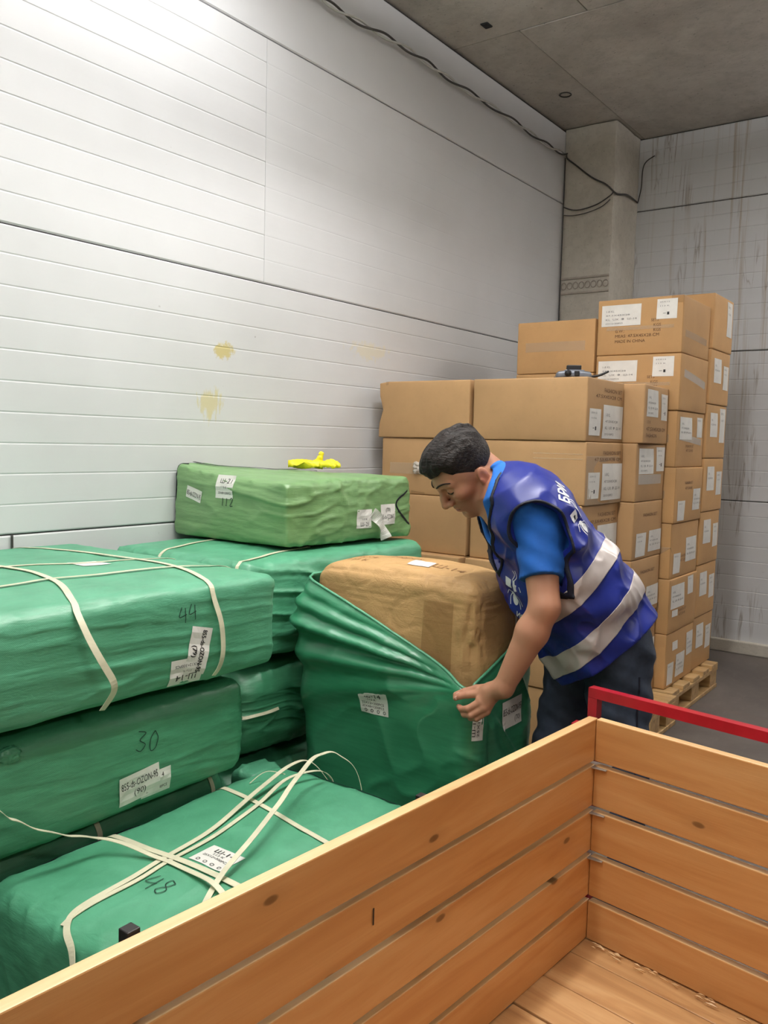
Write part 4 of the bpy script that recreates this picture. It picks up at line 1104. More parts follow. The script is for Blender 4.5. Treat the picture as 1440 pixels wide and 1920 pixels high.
    for t in (0.0, 0.87):
        p = hx0 + Rd * t; bar('handle_post', p, p + Rd * 0.024, 0.12, 0.7485, 0.024)
    for p, q in ((Vector((C[0], C[1], 0)), Vector((Lend[0], Lend[1], 0))), (Vector((Rend[0], Rend[1], 0)), Vector((Fend[0], Fend[1], 0)))):
        bar('base_rail', p, q, 0.115, 0.154, 0.03)
    bar('base_rail', Vector((C[0], C[1] - 0.03, 0)), Vector((Rend[0], Rend[1] - 0.03, 0)), 0.115, 0.154, 0.03)
    for cx, cy in ((-0.66, 1.72), (0.0, 1.62), (-0.75, 0.5), (-0.06, 0.4)):
        wm = MB().tube([(cx - 0.016, cy, 0.05), (cx + 0.016, cy, 0.05)], 0.05, 20)
        cs = MB().box((cx - 0.022, cy - 0.02, 0.04), (cx - 0.018, cy + 0.02, 0.114)).box((cx + 0.018, cy - 0.02, 0.04), (cx + 0.022, cy + 0.02, 0.114)).box((cx - 0.04, cy - 0.04, 0.108), (cx + 0.04, cy + 0.04, 0.1148)).build('caster', M['steel_dark'], root)
        wm.build('wheel', M['rubber'], cs)
    # splinters and dust left along the far edge of the floor
    rng = random.Random(8); sm = MB()
    for k in range(46):
        t = rng.random() ** 1.6 * 0.62; c0 = Vector((C[0], C[1], 0)) + Rd * (t + 0.02) + Ld * (0.006 + rng.random() * 0.02)
        a = rng.uniform(-0.5, 0.5); l = rng.uniform(0.008, 0.03); ww = rng.uniform(0.001, 0.003)
        dx, dy = Rd.x * l, Rd.y * l + a * 0.01; z = FZ + 0.0015
        sm.add([(c0.x, c0.y, z), (c0.x + dx, c0.y + dy, z), (c0.x + dx, c0.y + dy - ww, z + 0.003), (c0.x, c0.y - ww, z + 0.003), (c0.x + dx / 2, c0.y + dy / 2, z + 0.005)], [(0, 1, 2, 3), (0, 1, 4), (2, 3, 4)])
    sm.build('splinters', M['wood_edge'], root, kind='stuff')
cart()

# ------------------------------------------------------------------ wires
def wire(name, pts, r, mat, lab, seg=8, parent=None, n=6):
    sp = spline(pts, seg); m = MB().tube(sp, r, n)
    if parent is not None: return m.build(name, M[mat], parent, smooth=True)
    return m.build(name, M[mat], None, pts[0], smooth=True, label=lab, cat='cable')
rt_ = empty('twisted_cable', (WX + 0.02, 3.2, 3.3), 'twisted pale and dark cable strung along the top of the left wall', 'cable')
base = spline([(WX + 0.03, 2.6, 3.31), (WX + 0.03, 2.97, 3.29), (WX + 0.035, 3.55, 3.30), (WX + 0.03, 4.15, 3.313), (WX + 0.03, 4.92, 3.303), (WX + 0.03, 5.50, 3.325)], 34)
for ph, mt in ((0.0, 'cable_light'), (PI, 'cable_dark')):
    sp = [p + Vector((0.006 * math.cos(ph + i * 0.28), 0, 0.011 * math.sin(ph + i * 0.28) + 0.008 * math.sin(i * 0.11))) for i, p in enumerate(base)]
    MB().tube(sp, 0.0055, 6).build('strand', M[mt], rt_, smooth=True)
wire('cable', [(WX + 0.03, 5.50, 3.32), (-2.58, 5.52, 3.30), (-2.52, 5.525, 3.25), (-2.40, 5.525, 3.15), (-2.30, 5.525, 3.09), (-2.238, 5.53, 3.03), (-2.237, 5.60, 3.035), (-2.235, 5.75, 3.065), (-2.235, 5.94, 3.06)], 0.006, 'cable_dark', 'dark cable slanting down across the face of the concrete column')
wire('cable', [(-2.60, 5.527, 2.985), (-2.53, 5.522, 2.955), (-2.45, 5.52, 2.95), (-2.35, 5.52, 2.97), (-2.27, 5.522, 3.01), (-2.245, 5.525, 3.035)], 0.004, 'cable_dark', 'thin cable sagging across the column below the slanting one')
wire('cable', [(-2.60, 5.527, 2.93), (-2.52, 5.515, 2.915), (-2.42, 5.51, 2.92), (-2.32, 5.51, 2.945), (-2.26, 5.51, 2.985)], 0.003, 'cable_dark', 'lowest thin cable drooping across the concrete column')
wire('cable', [(-2.24, 5.955, 3.06), (-2.22, 5.955, 3.16), (-2.215, 5.955, 3.28), (-2.19, 5.945, 3.33), (-2.13, 5.94, 3.36)], 0.004, 'cable_dark', 'short cable end sticking out beside the column onto the stained wall')
wire('cable', [(WX + 0.012, 5.525, 3.31), (WX + 0.012, 5.527, 3.0), (WX + 0.012, 5.527, 2.4), (WX + 0.012, 5.527, 1.8)], 0.004, 'cable_dark', 'dark cable running down the corner between left wall and column')
wire('pipe_stub', [(WX + 0.008, 1.508, 1.022), (WX + 0.008, 1.508, 0.93)], 0.004, 'cable_dark', 'short dark rod hanging at the wall joint above the left stack')
# punched steel strip fixed round the column
st = empty('punched_strip', (-2.43, 5.53, 2.394), 'punched steel strip fixed across the column above the cartons', 'strip')
for (z, nm) in ((2.500, 'rail'), (2.400, 'rail')):
    MB().box((-2.60, 5.527, z - 0.006), (-2.252, 5.535, z + 0.006), 0.001).build(nm, M['zinc'], st)
for k in range(8):
    cx = -2.575 + k * 0.043
    MB().tube([(cx + 0.018 * math.cos(a), 5.532, 2.450 + 0.022 * math.sin(a)) for a in np.linspace(0, 2 * PI, 15)], 0.003, 5, False).build('loop', M['zinc'], st, smooth=True)

# ------------------------------------------------------------------ the man, built as one implicit body in his own frame
# local frame: x across (he faces -x), y away from the cart, z up; origin on the floor between his feet
class Field:
    def __init__(self, xs, ys, zs):
        self.ax = (np.asarray(xs), np.asarray(ys), np.asarray(zs))
        self.D = np.full((len(xs), len(ys), len(zs)), 1.0, dtype=np.float32)
    def sub(self, lo, hi):
        sl = []
        for a, l, h in zip(self.ax, lo, hi):
            i0 = max(0, np.searchsorted(a, l) - 1); i1 = min(len(a), np.searchsorted(a, h) + 1); sl.append(slice(i0, i1))
        sl = tuple(sl)
        g = np.meshgrid(*[a[s].astype(np.float32) for a, s in zip(self.ax, sl)], indexing='ij')
        return sl, g
    def union(self, fn, lo, hi, k=0.01):
        sl, g = self.sub(lo, hi)
        if 0 in self.D[sl].shape: return self
        d = fn(*g); o = self.D[sl]
        if k > 0:
            h = np.clip(k - np.abs(o - d), 0, None) / k; self.D[sl] = np.minimum(o, d) - h * h * k / 4
        else: self.D[sl] = np.minimum(o, d)
        return self
    def cut(self, fn, lo, hi, k=0.005):
        sl, g = self.sub(lo, hi)
        if 0 in self.D[sl].shape: return self
        d = -fn(*g); o = self.D[sl]
        h = np.clip(k - np.abs(o - d), 0, None) / k if k > 0 else 0
        self.D[sl] = np.maximum(o, d) + h * h * k / 4
        return self
    def mesh(self, smooth=1):
        D = self.D; S = D < 0
        nx, ny, nz = D.shape
        c = np.zeros((nx - 1, ny - 1, nz - 1), dtype=np.int8)
        for i in (0, 1):
            for j in (0, 1):
                for k in (0, 1): c += S[i:nx - 1 + i, j:ny - 1 + j, k:nz - 1 + k]
        act = np.argwhere((c > 0) & (c < 8))
        vid = np.full((nx - 1, ny - 1, nz - 1), -1, dtype=np.int64); vid[tuple(act.T)] = np.arange(len(act))
        X, Y, Z = self.ax
        acc = np.zeros((len(act), 3)); cnt = np.zeros(len(act))
        cor = [(i, j, k) for i in (0, 1) for j in (0, 1) for k in (0, 1)]
        for a in cor:
            for ax in range(3):
                if a[ax]: continue
                b = list(a); b[ax] = 1
                ia = act + np.array(a); ib = act + np.array(b)
                da = D[tuple(ia.T)].astype(np.float64); db = D[tuple(ib.T)].astype(np.float64)
                m = (da < 0) != (db < 0)
                t = np.where(m, da / np.where(da == db, 1, da - db), 0)
                pa = np.stack([X[ia[:, 0]], Y[ia[:, 1]], Z[ia[:, 2]]], 1); pb = np.stack([X[ib[:, 0]], Y[ib[:, 1]], Z[ib[:, 2]]], 1)
                acc += np.where(m[:, None], pa + (pb - pa) * t[:, None], 0); cnt += m
        V = acc / np.maximum(cnt, 1)[:, None]
        F = []
        for ax in range(3):
            s0 = [slice(None)] * 3; s1 = [slice(None)] * 3; s0[ax] = slice(0, -1); s1[ax] = slice(1, None)
            ch = S[tuple(s0)] != S[tuple(s1)]
            u, v = (ax + 1) % 3, (ax + 2) % 3
            e = np.argwhere(ch)
            lim = (nx - 1, ny - 1, nz - 1)
            ok = (e[:, u] > 0) & (e[:, v] > 0) & (e[:, u] < lim[u]) & (e[:, v] < lim[v]); e = e[ok]
            ins = S[tuple(e.T)]
            q = []
            for du, dv in ((-1, -1), (0, -1), (0, 0), (-1, 0)):
                w = e.copy(); w[:, u] += du; w[:, v] += dv; q.append(vid[tuple(w.T)])
            q = np.stack(q, 1); q[~ins] = q[~ins][:, ::-1]
            F.append(q)
        F = np.concatenate(F); F = F[(F >= 0).all(1)]
        for _ in range(smooth):
            acc = np.zeros_like(V); cnt = np.zeros(len(V))
            for a, b in ((0, 1), (1, 2), (2, 3), (3, 0)):
                np.add.at(acc, F[:, a], V[F[:, b]]); np.add.at(cnt, F[:, a], 1)
                np.add.at(acc, F[:, b], V[F[:, a]]); np.add.at(cnt, F[:, b], 1)
            V = V * 0.5 + 0.5 * acc / np.maximum(cnt, 1)[:, None]
        return V, F

def capsule(a, b, ra, rb):
    a = np.array(a, dtype=np.float32); b = np.array(b, dtype=np.float32); ab = b - a; L2 = float(ab @ ab) + 1e-12
    m = max(ra, rb) + 0.06
    lo = np.minimum(a, b) - m; hi = np.maximum(a, b) + m
    def f(x, y, z):
        t = np.clip(((x - a[0]) * ab[0] + (y - a[1]) * ab[1] + (z - a[2]) * ab[2]) / L2, 0, 1)
        return np.sqrt((x - a[0] - t * ab[0]) ** 2 + (y - a[1] - t * ab[1]) ** 2 + (z - a[2] - t * ab[2]) ** 2) - (ra + (rb - ra) * t)
    return f, lo, hi
def ellip(c, r, A=None):
    """ellipsoid; A rows = its axes"""
    c = np.array(c, dtype=np.float32); r = np.array(r, dtype=np.float32); A = np.eye(3, dtype=np.float32) if A is None else np.array(A, dtype=np.float32)
    m = r.max() + 0.05
    def f(x, y, z):
        q = [(A[i, 0] * (x - c[0]) + A[i, 1] * (y - c[1]) + A[i, 2] * (z - c[2])) for i in range(3)]
        k0 = np.sqrt(sum((q[i] / r[i]) ** 2 for i in range(3))); k1 = np.sqrt(sum((q[i] / r[i] ** 2) ** 2 for i in range(3)))
        return k0 * (k0 - 1) / np.maximum(k1, 1e-6)
    return f, c - m, c + m

MO = np.array([-0.95, 2.40, 0.0])
def to_world(V): return rotz(V, YAW) + MO

# joints
SH_L, EL_L, WR_L = (-0.252, -0.262, 1.150), (-0.238, -0.350, 0.945), (-0.331, -0.318, 0.724)
SH_R, EL_R, WR_R = (-0.262, 0.035, 1.140), (-0.150, 0.110, 0.940), (-0.075, 0.065, 0.765)
HC = np.array([-0.447, -0.138, 1.297])                  # centre of the skull
th, hy, hr = math.radians(48), math.radians(14), math.radians(18)
Fv = np.array([-math.cos(th) * math.cos(hy), -math.cos(th) * math.sin(hy), -math.sin(th)])
Sv = np.array([0, -1.0, 0]); Sv = Sv - Fv * (Sv @ Fv); Sv /= np.linalg.norm(Sv)     # his left, towards the cart
Uv = np.cross(Sv, Fv); Uv = Uv if Uv[2] > 0 else -Uv
Sv, Uv = math.cos(hr) * Sv - math.sin(hr) * Uv, math.cos(hr) * Uv + math.sin(hr) * Sv
HA = np.stack([Fv, Sv, Uv])
HS = 0.955
def hp(f, s, u): return HC + HS * (f * Fv + s * Sv + u * Uv)
def hcap(a, b, ra, rb): return capsule(hp(*a), hp(*b), ra * HS, rb * HS)
def hell(c, r, B=None): return ellip(hp(*c), np.array(r) * HS, HA if B is None else B @ HA)

# torso as a stack of ellipses across a straight leaning axis
SD, ED = np.array([0.54, 0, -0.84]), np.array([0.84, 0, 0.54])
def torso(st, k=0.85, noise=None):
    st = np.array(st)                                     # rows: s, back offset c, half thickness a, centre y, half width b
    def f(x, y, z):
        s = x * SD[0] + z * SD[2]; e = x * ED[0] + z * ED[2]
        c, a, yc, b = (np.interp(s, st[:, 0], st[:, i]).astype(np.float32) for i in (1, 2, 3, 4))
        q = np.sqrt(((e - c) / a) ** 2 + ((y - yc) / b) ** 2 + 1e-9)
        d = (q - 1) * np.minimum(a, b) * k
        if noise is not None: d = d + noise(s, e, y)
        return np.maximum(d, np.maximum(st[0, 0] - s, s - st[-1, 0]) * 0.9)
    return f
TIGHT = [(-1.275, 0.395, 0.020, -0.13, 0.03), (-1.255, 0.395, 0.055, -0.13, 0.085), (-1.225, 0.400, 0.085, -0.13, 0.140), (-1.17, 0.412, 0.105, -0.13, 0.178), (-1.04, 0.412, 0.112, -0.125, 0.178),
         (-0.92, 0.408, 0.114, -0.115, 0.170), (-0.81, 0.412, 0.114, -0.10, 0.163), (-0.70, 0.412, 0.112, -0.085, 0.155)]
LOOSE = [(-1.275, 0.405, 0.030, -0.13, 0.05), (-1.255, 0.402, 0.068, -0.13, 0.110), (-1.225, 0.405, 0.098, -0.13, 0.165), (-1.17, 0.412, 0.117, -0.13, 0.205), (-1.11, 0.415, 0.131, -0.128, 0.214), (-1.04, 0.413, 0.141, -0.125, 0.214),
         (-0.92, 0.408, 0.156, -0.115, 0.204), (-0.81, 0.412, 0.163, -0.10, 0.196), (-0.72, 0.408, 0.164, -0.09, 0.190), (-0.62, 0.408, 0.162, -0.085, 0.186)]

# --- skin: head, neck, trunk, arms and hands in one surface
def axis(parts):
    out = [np.arange(a, b, h) for a, b, h in parts]; return np.concatenate(out)
SK = Field(axis([(-0.60, -0.30, 0.002), (-0.30, 0.06, 0.0055)]), axis([(-0.43, -0.21, 0.0025), (-0.21, -0.04, 0.002), (-0.04, 0.25, 0.0055)]), axis([(0.62, 0.755, 0.002), (0.755, 1.12, 0.005), (1.12, 1.425, 0.002)]))
SK.union(torso(TIGHT, 0.85), (-0.6, -0.45, 0.6), (0.2, 0.25, 1.4), 0)
for a, b, ra, rb, k in ((SH_L, EL_L, 0.050, 0.039, 0.03), (SH_R, EL_R, 0.050, 0.039, 0.03)):
    SK.union(*capsule(a, b, ra, rb), k)
def between(a, b, t): return tuple(np.array(a) * (1 - t) + np.array(b) * t)
for el, wr in ((EL_L, WR_L), (EL_R, WR_R)):
    mid = between(el, wr, 0.30)
    SK.union(*capsule(el, mid, 0.037, 0.0415), 0.015); SK.union(*capsule(mid, wr, 0.0415, 0.0265), 0.015)
# neck
SK.union(*capsule(hp(-0.028, 0, -0.065), (-0.328, -0.13, 1.190), 0.050, 0.056), 0.025)
SK.union(*capsule(hp(-0.045, 0.0, -0.060), (-0.295, -0.13, 1.190), 0.042, 0.048), 0.025)
# skull and face
SK.union(*hell((-0.006, 0, 0.012), (0.092, 0.074, 0.084)), 0.02)
SK.union(*hell((0.020, 0, -0.008), (0.074, 0.068, 0.072)), 0.02)
SK.union(*hell((0.040, 0, -0.062), (0.050, 0.050, 0.060)), 0.02)
for sg in (-1, 1):
    SK.union(*hcap((-0.012, sg * 0.058, -0.050), (0.000, sg * 0.052, -0.080), 0.016, 0.016), 0.02)
    SK.union(*hcap((0.000, sg * 0.052, -0.080), (0.066, sg * 0.018, -0.122), 0.016, 0.016), 0.022)
    SK.union(*hell((0.060, sg * 0.042, -0.040), (0.028, 0.024, 0.022)), 0.02)
    SK.union(*hcap((0.070, sg * 0.044, 0.002), (0.086, sg * 0.014, 0.004), 0.011, 0.013), 0.012)
SK.union(*hell((0.076, 0, -0.122), (0.018, 0.022, 0.016)), 0.016)
SK.union(*hell((0.055, 0, -0.088), (0.045, 0.036, 0.034)), 0.02)
for sg in (-1, 1):
    SK.cut(*hell((0.100, sg * 0.033, -0.016), (0.020, 0.021, 0.013)), 0.014)
    SK.union(*hell((0.074, sg * 0.033, -0.017), (0.0145, 0.0155, 0.0135)), 0.003)
# nose
SK.union(*hcap((0.086, 0, -0.002), (0.104, 0, -0.034), 0.0095, 0.0095), 0.010)
SK.union(*hcap((0.104, 0, -0.034), (0.1135, 0, -0.052), 0.0095, 0.0125), 0.008)
for sg in (-1, 1):
    SK.union(*hell((0.100, sg * 0.0135, -0.056), (0.013, 0.0085, 0.009)), 0.006)
    SK.cut(*hell((0.104, sg * 0.008, -0.066), (0.005, 0.004, 0.004)), 0.002)
# lips and chin dip
SK.union(*hell((0.088, 0, -0.080), (0.012, 0.024, 0.0065)), 0.006)
SK.union(*hell((0.086, 0, -0.0925), (0.0125, 0.021, 0.0075)), 0.006)
SK.cut(*hell((0.100, 0, -0.0862), (0.013, 0.030, 0.0016)), 0.003)
SK.cut(*hell((0.098, 0, -0.106), (0.012, 0.022, 0.006)), 0.010)
SK.cut(*hcap((0.104, 0, -0.066), (0.101, 0, -0.074), 0.003, 0.003), 0.004)
# ears
er = np.array([[math.cos(0.25), 0, math.sin(0.25)], [0, 1, 0], [-math.sin(0.25), 0, math.cos(0.25)]])
for sg in (-1, 1):
    SK.union(*hell((-0.010, sg * 0.077, -0.045), (0.0165, 0.0075, 0.029), er), 0.006)
    SK.union(*hell((-0.002, sg * 0.073, -0.070), (0.009, 0.006, 0.010), er), 0.006)
    SK.cut(*hell((-0.006, sg * 0.086, -0.041), (0.009, 0.006, 0.017), er), 0.003)
    SK.union(*hcap((0.002, sg * 0.079, -0.047), (0.002, sg * 0.078, -0.056), 0.0045, 0.005), 0.004)
# left hand gripping the sheet
def h(px, py, dy): return (-0.338 + (px - 938) * 0.00141, -0.300 + dy, 0.725 - (py - 1287) * 0.00148)
W0 = np.array(WR_L)
SK.union(*capsule(WR_L, h(921, 1300, 0.004), 0.0265, 0.0255), 0.012)
for kx, ky, dy, r in ((903, 1303, 0.020, 0.0130), (903, 1315, 0.002, 0.0135), (908, 1326, -0.004, 0.0130), (915, 1334, 0.002, 0.0120)):
    SK.union(*capsule(h(925, 1300, 0.004), h(kx, ky, dy), 0.020, r), 0.010)
DIG = {'thumb': [((920, 1295, 0.016), 0.0125), ((897, 1301, 0.034), 0.0108), ((876, 1309, 0.044), 0.0098), ((860, 1316, 0.048), 0.0085)],
       'index': [((903, 1306, 0.014), 0.0112), ((881, 1311, 0.026), 0.0092), ((867, 1316, 0.036), 0.0082), ((859, 1321, 0.042), 0.0072)],
       'middle': [((903, 1318, -0.002), 0.0112), ((880, 1332, 0.004), 0.0092), ((870, 1337, 0.024), 0.0083), ((866, 1336, 0.040), 0.0074)],
       'ring': [((908, 1328, -0.006), 0.0108), ((886, 1343, 0.000), 0.0088), ((875, 1346, 0.020), 0.0080), ((872, 1344, 0.036), 0.0072)],
       'little': [((915, 1335, -0.002), 0.0098), ((897, 1349, 0.002), 0.0080), ((887, 1352, 0.018), 0.0072), ((884, 1350, 0.032), 0.0064)]}
for nm, js in DIG.items():
    for (a, ra), (b, rb) in zip(js[:-1], js[1:]): SK.union(*capsule(h(*a), h(*b), ra, rb), 0.0035)
# right hand hanging on the far side
R0h = np.array(WR_R)
SK.union(*capsule(WR_R, R0h + (-0.012, 0, -0.065), 0.026, 0.026), 0.012)
for k in range(4):
    a = R0h + (-0.030 + 0.018 * k, 0.0, -0.075); b = a + (-0.012, -0.006, -0.035 + 0.004 * abs(k - 1))
    if b[2] > 0.635: SK.union(*capsule(a, b, 0.010, 0.0085), 0.004)
SK.union(*capsule(R0h + (-0.025, 0, -0.02), R0h + (-0.058, -0.006, -0.06), 0.012, 0.0095), 0.006)
V, F = SK.mesh(1)
# per-point skin tone
q = (V - HC) / HS
f_, s_2, u_ = q @ Fv, q @ Sv, q @ Uv
tint = np.tile(np.array(srgb(184, 134, 106)), (len(V), 1))
def blend(mask, col):
    global tint
    tint = tint * (1 - mask[:, None]) + np.array(col) * mask[:, None]
g = lambda d: np.exp(-d)
inhead = (V[:, 2] > 1.12) & (V[:, 0] < -0.33)
blend(0.45 * inhead * np.clip((-0.035 - u_) / 0.03, 0, 1) * np.clip((0.105 - np.abs(f_)) / 0.02, 0, 1), srgb(160, 108, 90))
blend(0.75 * inhead * g(((f_ - 0.098) / 0.016) ** 2 + (s_2 / 0.024) ** 2 + ((u_ + 0.086) / 0.011) ** 2), srgb(176, 92, 84))
blend(0.45 * inhead * g(((np.abs(s_2) - 0.082) / 0.010) ** 2 + ((f_ + 0.008) / 0.02) ** 2 + ((u_ + 0.045) / 0.03) ** 2), srgb(196, 104, 90))
blend(0.30 * inhead * g(((f_ - 0.07) / 0.03) ** 2 + ((np.abs(s_2) - 0.045) / 0.02) ** 2 + ((u_ + 0.04) / 0.02) ** 2), srgb(206, 116, 96))
blend(0.5 * g((np.linalg.norm((V - np.array(h(866, 1330, 0.03))) , axis=1) / 0.03) ** 2), srgb(196, 122, 104))
man = mesh('person', to_world(V), F, M['skin'], None, (MO[0], MO[1], 0.0), True, 'young man in a blue reflective vest and jeans bending over the big kraft carton', 'person')
at = man.data.color_attributes.new('tint', 'FLOAT_COLOR', 'POINT')
at.data.foreach_set('color', np.concatenate([tint, np.ones((len(V), 1))], 1).astype(np.float32).ravel())
vman = world_bvh(man)

def part(fld, name, mat, parent=man, smooth=1, **kw):
    V, F = fld.mesh(smooth); return mesh(name, to_world(V), F, M[mat], parent, smooth=True, **kw)

# nails on the gripping hand
for nm in ('thumb', 'index', 'middle'):
    js = DIG[nm]; a, b = np.array(h(*js[-2][0])), np.array(h(*js[-1][0]))
    c = to_world(np.array([a * 0.25 + b * 0.75]))[0]
    V, F, N = rbox((0.0055, 0.0016, 0.0045), 0.0012, (2, 1, 2), 1)
    dr = b - a; ang = math.atan2(dr[2], dr[0])
    R = np.array([[math.cos(ang), 0, -math.sin(ang)], [0, 1, 0], [math.sin(ang), 0, math.cos(ang)]])
    W = V @ R.T + np.array([0, -js[-1][1] * 0.86, 0.002])
    mesh('nail', rotz(W, YAW) + c, F, M['nail'], man, smooth=True)

# --- hair
HF = Field(np.arange(-0.585, -0.32, 0.0022), np.arange(-0.245, -0.02, 0.0025), np.arange(1.18, 1.435, 0.0022))
def hairshape(x, y, z):
    P0, P1, P2 = x - HC[0], y - HC[1], z - HC[2]
    f = (P0 * Fv[0] + P1 * Fv[1] + P2 * Fv[2]) / HS; s = (P0 * Sv[0] + P1 * Sv[1] + P2 * Sv[2]) / HS; u = (P0 * Uv[0] + P1 * Uv[1] + P2 * Uv[2]) / HS
    base = (np.sqrt(((f + 0.006) / 0.096) ** 2 + (s / 0.077) ** 2 + ((u - 0.012) / 0.088) ** 2 + 1e-9) - 1) * 0.078
    base2 = (np.sqrt(((f - 0.020) / 0.078) ** 2 + (s / 0.071) ** 2 + ((u + 0.004) / 0.078) ** 2 + 1e-9) - 1) * 0.07
    base = np.minimum(base, base2)
    topw = np.clip((u - 0.020) / 0.05, 0, 1)
    thick = 0.0005 + 0.008 * topw + 0.006 * topw * np.clip(f / 0.06, 0, 1)
    pts = np.stack([(f * 10).ravel(), (s * 70).ravel(), (u * 22).ravel()], 1)
    n1 = vnoise(pts, 5).reshape(f.shape); n2 = vnoise(pts * np.array([2.2, 1.8, 2.0]), 6).reshape(f.shape)
    d = base - thick - 0.013 * topw * (n1 - 0.45) - 0.007 * topw * (n2 - 0.5) - 0.001 * (n2 - 0.5)
    # hairline: forehead, temple step, round the ear, nape
    line = np.interp(f, [-0.12, -0.085, -0.045, -0.028, -0.004, 0.012, 0.026, 0.031, 0.050, 0.064, 0.078, 0.12], [-0.085, -0.078, -0.058, -0.022, -0.014, -0.054, -0.048, 0.006, 0.020, 0.050, 0.046, 0.046]).astype(np.float32)
    line = line + 0.006 * (n1 - 0.5) + np.where(f > 0.05, -0.010 * (1 - np.clip(np.abs(s) / 0.05, 0, 1)), 0)
    d = np.maximum(d, (line - u) * 0.8)
    return np.maximum(d, -(base + 0.010))
HF.union(hairshape, (-0.7, -0.4, 1.1), (-0.2, 0.1, 1.5), 0)
part(HF, 'hair', 'hair', smooth=1)

# eyebrows, closed lashes
for sg in (1, -1):
    bp = [hp(0.090, sg * 0.012, 0.006), hp(0.088, sg * 0.024, 0.012), hp(0.080, sg * 0.040, 0.013), hp(0.068, sg * 0.052, 0.006)]
    W = []
    for p in spline([tuple(to_world(np.array([p]))[0]) for p in bp], 5):
        hit = vman.find_nearest(p); W.append(hit[0] + hit[1] * 0.0008)
    r = [0.0024 * (0.75 + 0.4 * math.sin(PI * min(1, k / (len(W) - 1) + 0.15))) for k in range(len(W))]; r[-1] = 0.001
    MB().tube(W, r, 6).build('eyebrow', M['brow'], man, smooth=True)
    bp = [hp(0.089, sg * 0.019, -0.022), hp(0.092, sg * 0.028, -0.026), hp(0.089, sg * 0.040, -0.026), hp(0.080, sg * 0.049, -0.021)]
    W = []
    for p in spline([tuple(to_world(np.array([p]))[0]) for p in bp], 5):
        hit = vman.find_nearest(p); W.append(hit[0] + hit[1] * 0.0004)
    MB().tube(W, [0.0008] + [0.0016] * (len(W) - 2) + [0.0006], 6).build('eyelashes', M['lash'], man, smooth=True)

# --- T-shirt with sleeves
TS = Field(np.arange(-0.46, 0.10, 0.004), np.arange(-0.44, 0.20, 0.004), np.arange(0.72, 1.30, 0.004))
grow = [(s - (0.004 if i == 0 else 0), c, a + 0.008, y, b + 0.008) for i, (s, c, a, y, b) in enumerate(TIGHT)]
TS.union(torso(grow, 0.85, lambda s, e, y: 0.004 * np.sin(s * 60 + e * 30)), (-1, -1, 0.6), (1, 1, 1.4), 0)
SLE = {}
for sh, el, sgn in ((SH_L, EL_L, -1), (SH_R, EL_R, 1)):
    end = between(sh, el, 0.66); SLE[sgn] = (np.array(sh), np.array(end))
    f, lo, hi = capsule(sh, between(sh, el, 0.80), 0.059, 0.060)
    a0, e0 = np.array(sh), np.array(end); dd = (e0 - a0) / np.linalg.norm(e0 - a0)
    def slv(x, y, z, f=f, e0=e0, dd=dd):
        t = (x - e0[0]) * dd[0] + (y - e0[1]) * dd[1] + (z - e0[2]) * dd[2]
        w = 0.0035 * np.sin((x * 60 + z * 25)) * np.clip(1 + t / 0.12, 0, 1) + 0.002 * np.sin(z * 110 + x * 60)
        return np.maximum(f(x, y, z) + w, t)
    TS.union(slv, lo, hi, 0.02)
TNK = capsule((-0.388, -0.145, 1.205), (-0.365, -0.15, 1.115), 0.100, 0.050)
TS.cut(*TNK, 0.004)
tsh = part(TS, 'tshirt', 'tshirt')
# ribbed collar: ring round the neck opening
CF = Field(np.arange(-0.50, -0.20, 0.003), np.arange(-0.30, 0.03, 0.003), np.arange(1.03, 1.33, 0.003))
tbody = torso(grow, 0.85, lambda s, e, y: 0.004 * np.sin(s * 60 + e * 30))
CF.union(lambda x, y, z: np.sqrt((tbody(x, y, z) - 0.001) ** 2 + (TNK[0](x, y, z) / 1.9 - 0.003) ** 2) - 0.0075, (-1, -1, 1), (0, 1, 1.5), 0)
part(CF, 'collar', 'tshirt_lit', tsh)

# --- reflective vest
def vnz(s, e, y):
    pp = np.stack([(s * 7 + e * 5).ravel(), (y * 9).ravel(), (e * 10 - s * 3).ravel()], 1)
    rg = (ridge(pp, 41, 4) + 0.6 * ridge(pp * np.array([1.9, 2.3, 2.1]), 44, 4)).reshape(s.shape).astype(np.float32)
    return (-0.007 * rg + 0.002 + 0.005 * np.sin(s * 26 + y * 14 + 1.2 * np.sin(e * 22)) + 0.0035 * np.sin(s * 55 - e * 38 + y * 30) + 0.006 * np.sin(e * 30 + s * 9 + 0.6)) * np.clip((s + 1.24) * 6, 0.15, 1)
loose = torso(LOOSE, 0.85, vnz)
ARML = capsule((-0.268, -0.36, 1.135), (-0.222, -0.40, 0.930), 0.084, 0.086)
ARMR = capsule((-0.262, 0.12, 1.125), (-0.20, 0.15, 0.95), 0.080, 0.082)
NECKC = capsule((-0.385, -0.15, 1.195), (-0.358, -0.15, 1.085), 0.116, 0.062)
VN = capsule((-0.358, -0.15, 1.085), (-0.325, -0.15, 1.00), 0.062, 0.008)
HN = np.array([0.62, -0.10, -0.78]); HN /= np.linalg.norm(HN); HD = float(HN @ np.array((-0.06, -0.24, 0.765)))
def hemc(x, y, z): return x * HN[0] + y * HN[1] + z * HN[2] - HD
def cuts(x, y, z):
    d = np.minimum(np.minimum(ARML[0](x, y, z), ARMR[0](x, y, z)), np.minimum(NECKC[0](x, y, z), VN[0](x, y, z)))
    return d
def vest_d(x, y, z):
    l = loose(x, y, z)
    d = np.maximum(l, -cuts(x, y, z))
    return np.maximum(d, hemc(x, y, z)), l
VF_ = Field(np.arange(-0.46, 0.20, 0.004), np.arange(-0.40, 0.18, 0.004), np.arange(0.66, 1.34, 0.004))
def vest_shell(x, y, z):
    d, l = vest_d(x, y, z); return np.maximum(d, -(l + 0.016) )
